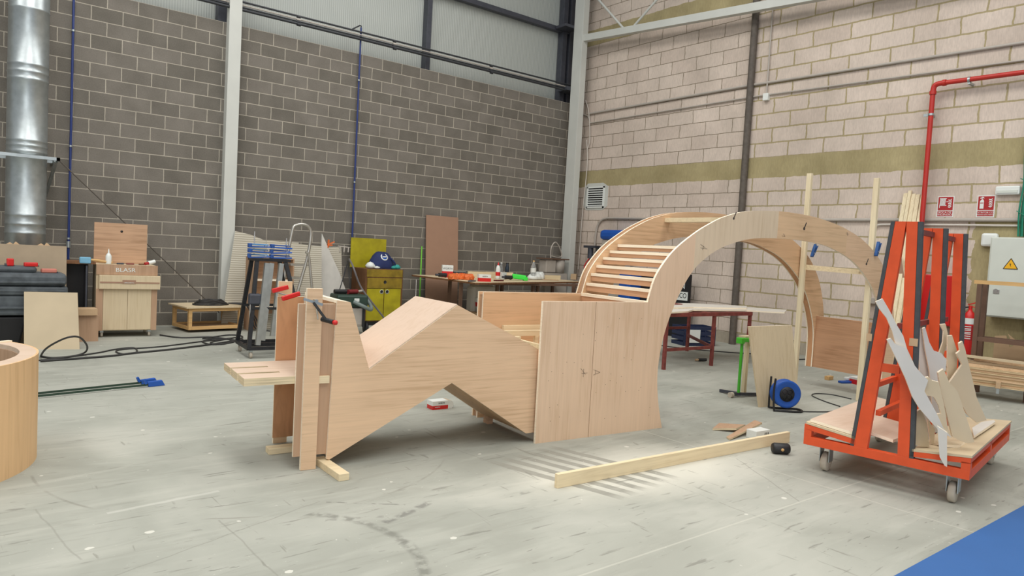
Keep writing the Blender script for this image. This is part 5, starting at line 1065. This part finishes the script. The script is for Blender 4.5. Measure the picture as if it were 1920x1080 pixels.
for k, (x, y) in enumerate(((.20, .10), (.26, .13), (.38, .14))):
    a, b_ = (x, y, tt_-.02), (x-.10, y-.10, .16+.05*k); tag(MB().bar(TG.W(a), TG.W(b_), .055, .045, up=(0, 1, 0)).build('clamp_rail', galv), ['left galvanised rail hanging from the black trestle', 'middle galvanised rail hanging from the black trestle', 'right galvanised rail hanging from the black trestle'][k], 'rail', 'steel rails hanging in the trestle')
gg = thing('clamp_cluster', 'grey clamp hanging low on the left side of the black trestle', 'clamp', TG.W((.02, .1, .64)), -5); MB().box(-.02, .12, -.05, .05, 0, .13).build('clamp_head', dsteel, gg, .02); MB().tube([(.0, -.02, 0), (.0, -.02, -.42)], .010, 8).build('rail', chrome, gg); gg.name = 'screw_clamp'

# ------------------------------------------------------------------ wooden box table with cable coils
bt = thing('crate_table', 'low open pine crate table left of the white column', 'crate', (-7.98, -.95, 0), 8)
m = MB(); L1, D1, H1 = .80, .62, .36
for (x, y) in ((0, 0), (L1-.05, 0), (0, D1-.05), (L1-.05, D1-.05)): m.box(x, x+.05, y, y+.05, .04, H1)
for z in (.04, H1-.05): m.box(.05, L1-.05, 0, .03, z, z+.05); m.box(.05, L1-.05, D1-.03, D1, z, z+.05); m.box(0, .03, .05, D1-.05, z, z+.05); m.box(L1-.03, L1, .05, D1-.05, z, z+.05)
m.build('frame', pine_o, bt, .003); MB().box(-.05, L1+.05, -.04, D1+.04, H1, H1+.02).build('table_top', ply_y, bt); MB().box(.03, L1-.03, .03, D1-.03, .05, .065).build('bottom_board', card, bt)
BT = Frame((-7.98, -.95), 8)
for k in range(4):
    pts = [BT.W((.42+(.26-.03*k)*math.cos(t), .25+(.16-.02*k)*math.sin(t), .39+.02*k+.006*math.sin(5*t))) for t in [i*2*PI/28 for i in range(28)]]
    tag(MB().tube(pts, .011, 8, close=True).build('cable_coil', cable), ['widest and lowest black cable coil on the crate table', 'second black cable coil from the bottom on the crate table', 'third black cable coil from the bottom on the crate table', 'smallest and topmost black cable coil on the crate table'][k], 'cable', 'cable coils on the crate table')
for k in range(3):
    P = [BT.W((.6, .05, .42)), BT.W((.84, -.03, .40-.01*k)), BT.W((.92+.03*k, -.08, .2)), BT.W((1.0+.04*k, -.12, .02)), BT.W((1.3, -.4-.1*k, .012))]
    tag(MB().tube(smooth_path(P, 6), .010, 8).build('hanging_cable', cable), ['innermost of three black cables hanging off the crate table', 'middle of three black cables hanging off the crate table', 'outermost of three black cables hanging off the crate table'][k], 'cable', 'cables hanging off the crate table')
FC = 'black cables on the floor at the left'
floor_cable([(76, 677), (200, 668), (250, 662), (320, 655), (400, 645), (455, 636)], .012, 'long black cable running across the floor in front of the lectern', group=FC)
floor_cable([(20, 680), (100, 673), (180, 662), (216, 655), (250, 652), (256, 660), (235, 664), (218, 660), (230, 655), (300, 650), (380, 640), (450, 632)], .009, 'thin black cable with a small loop on the floor in front of the lectern', group=FC)
floor_cable([(300, 628), (340, 633), (400, 632), (440, 640), (400, 646), (380, 640), (410, 634), (455, 640)], .010, 'black cable wound on the floor in front of the crate table', group=FC)
floor_cable([(380, 635), (430, 628), (455, 632), (420, 645), (395, 642), (440, 633)], .010, 'tangled black cable on the floor beside the trestle', group=FC)
P = [at((76, 668), .012), at((85, 655), .15), at((105, 642), .25), at((130, 632), .33), at((150, 633), .3), at((163, 648), .16), at((160, 660), .04), at((140, 667), .012), at((100, 671), .012), at((78, 668), .012)]
tag(MB().tube(smooth_path(P, 6), .010, 8).build('cable_loop', cable), 'springy black cable loop standing up in front of the pale leaning panel', 'cable')

# ------------------------------------------------------------------ BLASR tool cabinet
cbn = thing('tool_cabinet', 'pale wooden cabinet on wheels marked BLASR with a raised lid', 'cabinet', (-9.19, -1.15, 0), -3)
cw = .73
MB().box(0, cw, 0, .48, .09, .97).build('cabinet_body', ply_y, cbn, .003)
MB().box(0, cw, -.012, 0, .84, .975).build('upper_front', ply_b, cbn)
text('painted_letters', 'BLASR', .075, white_pl, cbn, (.34, -.014, .905), RN, sx=1.15)
dw = MB().box(.03, cw+.03, -.06, -.0, .65, .835).build('drawer', ply_y, cbn, .006); MB().box(.04, cw+.02, -.064, -.06, .73, .75).build('drawer_groove', mdf, dw); MB().box(.30, .46, -.066, -.06, .725, .775).build('drawer_pull', mdf, dw)
text('painted_letters', 'HERRAMIENTA', .018, white_pl, dw, (.38, -.0675, .738), RN)
for s_ in (0, 1): MB().box(.085+.29*s_, .37+.29*s_, -.014, 0, .10, .645).build('door', ply_y, cbn, .002)
for s_ in (0, 1): MB().box(.0+.66*s_, .08+.65*s_, -.018, -.0, .09, .65).build('stile', ply_b, cbn, .002)
MB().box(-.0, cw-.08, .42, .44, .975, 1.53).build('lid', ply_r, cbn, .002); MB().lathe([(0, 0), (.014, 0), (.016, .004), (0, .006)], (.33, .42, 1.42), 12, axis=(0, -1, 0)).build('lid_hole', blk, cbn)
for (x, y) in ((.08, .05), (cw-.08, .05), (.08, .43), (cw-.08, .43)):
    cc = MB().box(x-.02, x+.02, y-.02, y+.02, .06, .09).build('caster', galv, cbn); MB().lathe([(0, -.014), (.035, -.014), (.035, .014), (0, .014)], (x, y, .035), 18, axis=(1, 0, 0)).build('wheel', wheel_m, cc)
KF = Frame((-9.19, -1.15), -3); kz = .976
gl = thing('glue_bottle', 'white glue bottle with a pointed nozzle on the BLASR cabinet', 'bottle', KF.W((.145, .08, kz))); MB().lathe([(0, 0), (.034, 0), (.036, .01), (.036, .11), (.02, .14), (.012, .145), (0, .145)], seg=20).build('bottle_body', white_pl, gl); MB().lathe([(.013, .143), (.010, .16), (.003, .205), (0, .206)], seg=14).build('nozzle', white_pl, gl)
hm = thing('blue_mallet', 'mallet with a light blue head lying on the BLASR cabinet', 'mallet', KF.W((-.09, .06, kz-.0)), -3)
MB().box(-.10, .03, -.03, .03, .0, .085).build('head', plain('sky_blue_plastic', (120, 176, 205), .6, var=.08), hm, .012); MB().tube([(.03, 0, .05), (.1, 0, .045), (.28, .02, .02)], [.014, .018, .017], 12).build('handle', pine_o, hm)
for k, (x, l, mt, lab) in enumerate(((.30, .12, dsteel, 'dark chisel lying on the BLASR cabinet next to the glue bottle'), (.42, .14, maroon, 'reddish chisel lying in the middle of the BLASR cabinet'), (.55, .10, brown_w, 'brown handled tool lying on the right of the BLASR cabinet'))):
    o = thing('hand_tool', lab, 'tool', KF.W((x, .06, kz)), 5+8*k); MB().cyl((-l/2, 0, .012), (l*.2, 0, .012), .011, 10).build('handle', mt, o); MB().box(l*.2, l*.9, -.008, .008, .008, .012).build('blade', galv, o)
spc = thing('white_can', 'white and red tube lying on the right end of the BLASR cabinet', 'tube', KF.W((.62, .05, kz)), 20); MB().cyl((0, 0, .03), (.09, 0, .055), .026, 16).build('tube_body', white_pl, spc); MB().cyl((-.05, 0, .02), (0, 0, .03), .02, 14).build('tube_end', ink_red, spc); spc.name = 'paint_tube'

# ------------------------------------------------------------------ far left: dark chest, bin, leaning boards, side desk
tq2 = [atY(p, -2.0) for p in ((0, 508), (132, 520), (132, 555))]
tc_ = thing('tool_chest', 'dusty black plastic tool chest stacked at the left edge', 'tool box', (-10.75, -1.83, 0), -1)
MB().box(0, 1.18, 0, .45, .38, .62).build('lower_tray', chestm, tc_, .03); MB().box(-.0, 1.17, -.02, .46, .62, .72).build('middle_band', chestm, tc_, .02); MB().box(0, 1.16, 0, .45, .72, .88).build('lid', chestm, tc_, .05); MB().box(0, .86, .05, .40, .88, .95).build('upper_lid', chestm, tc_, .03)
for z in (.46, .66, .76): MB().box(.02, 1.14, -.03, -.0, z, z+.025).build('rib', chestm, tc_, .005)
for x in (.55, .75): MB().box(x, x+.03, .1, .3, .955, .975).build('latch', dsteel, tc_)
for k, (x, z, sz) in enumerate(((.60, .951, (.07, .04, .09)), (.80, .951, (.14, .05, .05)), (.98, .881, (.16, .06, .05)))):
    q = Frame((-10.75, -1.83), -1).W((x, .12, z)); o = thing('red_clamp', ['small upright red clamp on the dusty black chest', 'red clamp lying on the upper lid of the dusty black chest', 'pale red clamp at the right end of the dusty black chest'][k], 'clamp', q, 10); MB().box(-sz[0]/2, sz[0]/2, -sz[1]/2, sz[1]/2, 0, sz[2]).build('clamp_body', red_pl if k < 2 else plain('faded_red_plastic', (196, 120, 104), .6, var=.1), o, .012); MB().box(-sz[0]*.3, sz[0]*.6, -.01, .01, 0, .015).build('clamp_bar', dsteel, o)
bn = thing('black_bin', 'black bin under the dusty tool chest at the left edge', 'bin', (-10.6, -1.80, 0)); m = MB(); m.hexa([(.0, .05, 0), (.55, .05, 0), (.55, .4, 0), (0, .4, 0), (-.05, .0, .36), (.62, .0, .36), (.62, .42, .36), (-.05, .42, .36)]); m.build('bin_body', blk_d, bn, .02)
lb_ = [at((45, 655), 0), at((149, 655), 0)]; LF = Frame(lb_[0], math.degrees(math.atan2(*(lb_[1]-lb_[0])[1::-1]))); Lw = float(np.linalg.norm((lb_[1]-lb_[0])[:2])); q0, q1 = LF.N((45, 547), .1), LF.N((145, 549), .1)
lpn = thing('pale_panel', 'pale stained panel leaning against the dusty black chest', 'board', lb_[0], LF.deg)
MB().hexa([(0, 0, 0), (Lw, 0, 0), (Lw, .02, 0), (0, .02, 0), (q0[0], .1, q0[2]), (q1[0], .1, q1[2]), (q1[0], .12, q1[2]), (q0[0], .12, q0[2])]).build('board', plain('stained_pale_board', (206, 188, 158), .75, var=.07, scale=2.5), lpn)
q0, q1 = atY((0, 458), -1.25), atY((125, 462), -1.25)
tag(MB().hexa([(-11.0, -1.37, .0), (q1[0], -1.37, .0), (q1[0], -1.35, .0), (-11.0, -1.35, .0), (-11.0, -1.25, q1[2]), (q1[0], -1.25, q1[2]), (q1[0], -1.23, q1[2]), (-11.0, -1.23, q1[2])]).build('beige_board', plain('beige_board', (166, 148, 124), .8, var=.05)), 'wide beige board standing behind the dusty black chest', 'board')
dk = thing('dark_desk', 'dark open cupboard with a wood top between the beige board and the BLASR cabinet', 'cupboard', (-9.75, -1.1, 0))
MB().box(0, .56, 0, .5, .97, 1.0).build('desk_top', brown_w, dk); MB().box(.02, .50, .2, .48, 0, .97).build('carcass', blk_d, dk); MB().box(.0, .20, -.0, .19, 0, .97).build('side_board', card, dk); MB().box(.45, .47, .02, .19, .1, .95).build('inner_post', dsteel, dk)
tag(MB().box(-9.55, -9.22, -1.55, -1.3, .34, .42).build('cardboard_piece', card), 'flat cardboard box at the lower right of the pale panel', 'box')
tag(MB().box(-9.6, -9.2, -1.5, -1.25, .0, .335).build('brown_box', ply_b), 'low brown box standing left of the BLASR cabinet', 'box')
for k, px in enumerate(((9, 458), (68, 458))):
    q = atY(px, -1.2); o = MB().hexa([(-.12, -.02, 0), (.13, -.03, 0), (.12, .05, 0), (-.10, .06, 0), (-.07, .0, .06), (.02, .01, .12), (.05, .04, .10), (-.05, .05, .07)]).add([(0, 0, .02), (.2, 0, .02), (.08, .03, .13), (.1, .04, .02)], [(0, 1, 2), (1, 3, 2), (3, 0, 2)]).build('wrapping_paper', card, None, top='keep'); o.location = (q[0]+.03, -1.21, 1.10); tag(o, ['crumpled brown paper above the left end of the beige board', 'crumpled brown paper above the middle of the beige board'][k], 'paper')
tag(MB().box(-10.9, -9.95, -1.20, -1.02, 0, 1.10).build('carton_stack', card), 'tall carton behind the beige board under the duct', 'box')

# ------------------------------------------------------------------ bar clamps and curved plywood form, blue floor
for k, (p0, p1) in enumerate((((0, 745), (290, 715)), ((0, 750), (303, 719)))):
    a, b_ = at(p0, .02), at(p1, .02); a = a+(a-b_)*.2
    c = thing('long_bar_clamp', ['rear of the two long bar clamps lying on the floor at the left', 'front of the two long bar clamps lying on the floor at the left'][k], 'clamp', (b_[0], b_[1], 0), math.degrees(math.atan2(b_[1]-a[1], b_[0]-a[0])), 'long bar clamps on the floor')
    L = float(np.linalg.norm((b_-a)[:2])); MB().box(-L, .0, -.006, .006, .012, .03).build('rail', plain('dark_green_steel', (62, 82, 70), .4, .5, var=.1), c)
    MB().hexa([(-.12, -.015, .0), (.03, -.015, .0), (.03, .015, 0), (-.12, .015, 0), (-.13, -.015, .05), (.0, -.015, .055), (.0, .015, .055), (-.13, .015, .05)]).build('jaw', blue_pl, c, .006)
    MB().bar((-.14, 0, .03), (-.16, 0, .075), .025, .02).build('jaw_tip', blue_pl, c)
cc0 = A(-10.67, -6.15); a70 = at((70, 852), 0); a0 = at((0, 901), 0)
# drum: outer wall is an arc through the two measured foot points and the top left point
R_ = .62; mid = (a70+a0)/2
cx_, cy_ = float(a70[0]-R_+.02), float(a70[1]+.12)
R_ = .80; cf_ = thing('curved_form', 'curved plywood form standing at the left edge of the floor', 'wooden structure', (-11.04, -6.50, 0))
H_ = .80
for r_ in np.linspace(.4, .9, 6): pass
ang0, ang1 = math.radians(-80), math.radians(31); n = 40
m = MB(); pts = [(R_*math.cos(t), R_*math.sin(t)) for t in np.linspace(ang0, ang1, n)]; m2 = [((R_-.012)*math.cos(t), (R_-.012)*math.sin(t)) for t in np.linspace(ang0, ang1, n)]
def ring(P, Q, z0, z1, mi=0, par=None, mats=None, nm=''):
    mm = MB(); 
    for i in range(len(P)-1):
        mm.hexa([(*P[i], z0), (*P[i+1], z0), (*Q[i+1], z0), (*Q[i], z0), (*P[i], z1), (*P[i+1], z1), (*Q[i+1], z1), (*Q[i], z1)], 0)
    o = mm.build(nm, mats, par)
    return o
HT = .66
ring(pts, m2, 0, HT, nm='curved_skin', mats=wood('bent_plywood', (222, 184, 138), GZ, .07), par=cf_)
m3 = [((R_-.10)*math.cos(t), (R_-.10)*math.sin(t)) for t in np.linspace(ang0, ang1, n)]
ring(m2, m3, HT-.03, HT, nm='top_rib', mats=ply_t, par=cf_); ring(m2, m3, .0, .03, nm='bottom_rib', mats=ply_t, par=cf_)
ring([(x*.885, y*.885) for x, y in pts], [(x*.87, y*.87) for x, y in pts], .03, HT-.03, nm='inner_skin', mats=ply_b, par=cf_)
t_ = ang1; MB().hexa([((R_-.10)*math.cos(t_), (R_-.10)*math.sin(t_), .0), (R_*math.cos(t_), R_*math.sin(t_), .0), (R_*math.cos(t_)-.02, R_*math.sin(t_)+.02, 0), ((R_-.10)*math.cos(t_)-.02, (R_-.10)*math.sin(t_)+.02, 0), ((R_-.10)*math.cos(t_), (R_-.10)*math.sin(t_), HT+.01), (R_*math.cos(t_), R_*math.sin(t_), HT+.01), (R_*math.cos(t_)-.02, R_*math.sin(t_)+.02, HT+.01), ((R_-.10)*math.cos(t_)-.02, (R_-.10)*math.sin(t_)+.02, HT+.01)]).build('end_board', edge, cf_)
tag(MB().box(-12, 0, -15, -10.43, 0, .004).build('blue_floor_sheet', blue_mat), 'bright blue floor covering with a straight edge at the lower right', 'floor covering')
